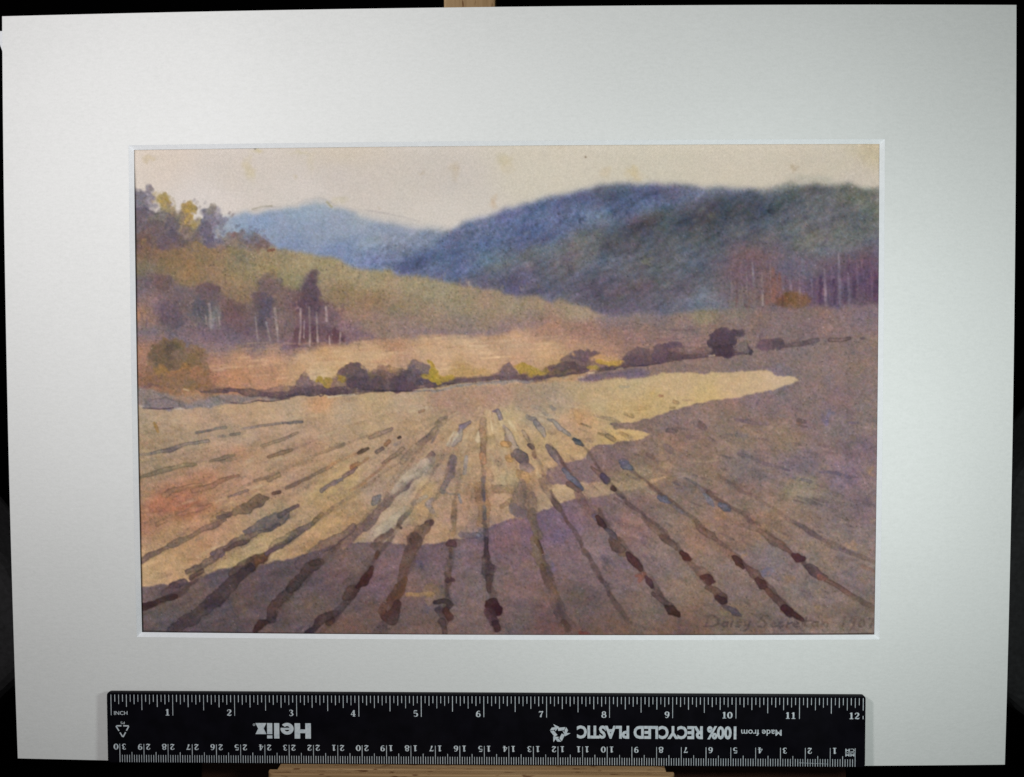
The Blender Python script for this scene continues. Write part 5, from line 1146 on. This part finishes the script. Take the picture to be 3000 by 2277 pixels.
def pen(strokes, place, z=ZP):
    """strokes -> ribbons; place maps glyph units to the ruler's face"""
    vs, fs = [], []
    for si, st in enumerate(strokes):
        P = np.array(st, float)
        d = np.gradient(P[:, :2], axis=0)
        n = np.stack([-d[:, 1], d[:, 0]], -1)
        n /= np.linalg.norm(n, axis=1, keepdims=True) + 1e-9
        k = len(vs)
        for (x, y, w), nn in zip(P, n):
            for s in (1, -1):
                X, Y = place(x + s * nn[0] * w / 2, y + s * nn[1] * w / 2)
                vs.append((X, Y, z + .012 * si))
        for i in range(len(P) - 1):
            fs.append((k + 2 * i, k + 2 * i + 1, k + 2 * i + 3, k + 2 * i + 2))
    return vs, fs


def number(txt, x_right, y_base, h, flip=False, name="numeral", wid=.80):
    """one printed number; flip = turned upside down about its own box"""
    st = []
    for k, ch in enumerate(txt):
        st += [[(x + k * wid, y, w) for x, y, w in s] for s in DIG[ch]]
    tot = .72 + wid * (len(txt) - 1)
    hx = h * 1.12
    if flip:
        pl = lambda x, y: (x_right - x * hx, y_base + h - y * h)
    else:
        pl = lambda x, y: (x_right - (tot - x) * hx, y_base + y * h)
    return part(name, *pen(st, pl), M_INK, ruler)


for k in range(1, 13):
    number(str(k), I0 + k * INCH - .85 - (.3 if k < 10 else .5), top - 8.5, 2.7, name="numeral", wid=.74)
for k in range(1, 31):
    x = C0 - k * CENT
    s = str(k)
    number(s[0], x + .55 + 2.0 + .25, bot + 5.1, 2.5, True)      # upside down: first digit right of the mark
    if len(s) == 2:
        number(s[1], x - .55, bot + 5.1, 2.5, True)


def lettering(name, txt, x0, x1, y0, y1, bold=0.0, flip=True, z=ZP, parent=ruler, mat=None):
    """sans lettering stretched to a box on the ruler's face, turned upside down when flip"""
    cu = bpy.data.curves.new(name, 'FONT')
    cu.body = txt
    cu.size = 1.0
    cu.offset = bold
    cu.resolution_u = 3
    tmp = link(bpy.data.objects.new(name + "_outline", cu))
    dg = bpy.context.evaluated_depsgraph_get()
    me0 = bpy.data.meshes.new_from_object(tmp.evaluated_get(dg))
    co = np.array([q.co[:] for q in me0.vertices])
    fs = [tuple(p.vertices) for p in me0.polygons]
    bpy.data.objects.remove(tmp)
    bpy.data.curves.remove(cu)
    bpy.data.meshes.remove(me0)
    lo, hi = co.min(0), co.max(0)
    t = (co[:, :2] - lo[:2]) / (hi - lo)[:2]
    if flip:
        t = 1 - t
    vs = [(x0 + (x1 - x0) * a, y0 + (y1 - y0) * b, z) for a, b in t]
    return part(name, vs, fs, mat or M_INK, parent)




# maker's name, heavy upright letters built as outlines (upside down on the ruler)
def helix_logo():
    x0, x1 = rx(753), rx(917)
    yb, h = RY0 + 10.55 + 6.3, 6.3          # base line is the upper edge because the word is upside down
    s = (x1 - x0) / 3.62
    P = []

    def R(a, b, c, d):
        P.append([(a, c), (b, c), (b, d), (a, d)])
    R(0, .36, 0, 1); R(.70, 1.06, 0, 1); R(.36, .70, .40, .64)                # H
    R(2.06, 2.40, 0, 1)                                                        # l
    R(2.52, 2.86, 0, .72); R(2.52, 2.86, .80, 1)                               # i
    P.append([(2.90, .72), (3.26, .72), (3.62, 0), (3.26, 0)])                 # x
    P.append([(3.26, .72 + .0), (3.62, .72), (3.26 - .0, 0), (2.90, 0)])
    vs, fs = [], []
    pl = lambda x, y: (x1 - x * s, yb - y * h)
    for k, q in enumerate(P):
        i = len(vs)
        vs += [(*pl(x, y), ZP + .004 * (k % 3)) for x, y in q]
        fs.append((i, i + 1, i + 2, i + 3))
    # e: heavy ring with a bar and an open jaw
    n = 26
    a0, a1 = math.radians(-38), math.radians(-360 + 2)
    i = len(vs)
    for k in range(n + 1):
        a = math.radians(-40) + (math.radians(-358) - math.radians(-40)) * k / n
        for f in (1.0, .40):
            vs.append((*pl(1.55 + .43 * f * math.cos(a) * (1 if f == 1 else 1.0), .36 + .385 * (f if f == 1 else .46) * math.sin(a)), ZP + .012))
        if k:
            fs.append((i + 2 * k - 2, i + 2 * k - 1, i + 2 * k + 1, i + 2 * k))
    i = len(vs)
    vs += [(*pl(x, y), ZP + .02) for x, y in ((1.36, .30), (1.97, .30), (1.98, .43), (1.36, .43))]
    fs.append((i, i + 1, i + 2, i + 3))
    o = part("logo_lettering", vs, fs, M_INK, ruler)
    # registered mark
    cx, cy = rx(749), yb - .7
    ringv = arc(cx, cy, .42, .42, 0, 360, .14, .14, 16)
    part("registered_mark", *pen([ringv, [(cx - .1, cy - .12, .14), (cx + .1, cy + .12, .14)]], lambda x, y: (x, y)), M_INK, ruler)
    return o


helix_logo()
yT = RY0 + 11.2
lettering("recycled_lettering", "100% RECYCLED PLASTIC", rx(1699), rx(2163), yT, yT + 5.4, .042)
lettering("made_from_lettering", "Made from", rx(2177), rx(2294), yT + 1.6, yT + 4.1, .008)
lettering("unit_lettering", "INCH", rx(333), rx(373), RY1 - 9.3, RY1 - 7.75, .004, flip=False)
lettering("unit_lettering", "CM", rx(2479), rx(2505), bot + 6.0, bot + 7.3, .004)
lettering("unit_lettering", "MM", rx(2479), rx(2505), bot + 4.15, bot + 5.4, .004)
quads("unit_lettering", [(rx(2478), rx(2506), bot + 5.55, bot + 5.75)])


def recycling_symbol():
    cx, cy, s = rx(1647), RY0 + 13.4, 4.1
    vs, fs = [], []
    arm = [[(-.56, .20), (-.26, .86), (-.02, .58), (-.26, .04)],                         # folded half
           [(-.22, .92), (.16, .92), (.40, .60), (.10, .56), (.02, .62)],
           [(-.04, .42), (.58, .34), (.56, .98), (.36, .66)]]                             # arrow head
    for k in range(3):
        a = math.radians(120 * k + 180)
        for j, q in enumerate(arm):
            i = len(vs)
            for x, y in q:
                vs.append((cx + s * (x * math.cos(a) - y * math.sin(a)), cy + s * (x * math.sin(a) + y * math.cos(a)) * .92, ZP + .006 * j))
            fs.append(tuple(range(i, i + len(q))))
    return part("recycling_symbol", vs, fs, M_INK, ruler)


recycling_symbol()
part("scratch", [(rx(2345), bot + 1.42, ZP + .03), (rx(2430), bot + 1.0, ZP + .03), (rx(2430), bot + 1.07, ZP + .03), (rx(2345), bot + 1.52, ZP + .03)], [(0, 1, 2, 3)], M_INK, ruler)
a, b, c = (rx(338), RY0 + 15.4), (rx(377), RY0 + 15.4), (rx(358.5), RY0 + 10.7)


def lerp(p, q, t):
    return (p[0] + (q[0] - p[0]) * t, p[1] + (q[1] - p[1]) * t, .48)


seg = []
for p, q in ((a, b), (b, c), (c, a)):
    seg += [[lerp(p, q, .04), lerp(p, q, .42)], [lerp(p, q, .56), lerp(p, q, .98)]]
part("material_symbol", *pen(seg, lambda x, y: (x, y)), M_INK, ruler)
lettering("unit_lettering", "PS", rx(352), rx(364), RY0 + 16.1, RY0 + 17.1, .004)

# ---------------------------------------------------------------- dark padded blocks glimpsed on either side
def padded(name, label, outline, z0, z1):
    base = (sum(p[0] for p in outline) / len(outline), min(p[1] for p in outline), (z0 + z1) / 2)
    t = thing(name, label, "cushion", base)
    t["group"] = "charcoal cushions behind the mount"
    vs, fs = prism(outline, z0, z1)
    o = fix_normals(part("cover", vs, fs, M_CHAR, t))
    bevelled(o, 9, 4)
    return t


padded("cushion", "dim charcoal cushion just visible past the lower left edge of the mount",
       [(-430, -136), (-320, -136), (-296, -44), (-238, 8), (-226, 19), (-221, 34), (-228, 50), (-237, 68), (-300, 150), (-430, 150)], -82, -40)
padded("cushion", "dim charcoal cushion just visible past the lower right edge of the mount",
       [(320, -136), (440, -136), (440, 230), (290, 190), (233.5, 111), (228.5, 86), (221, 50), (228.9, 8), (236, 1.8), (296, -44)], -82, -40)
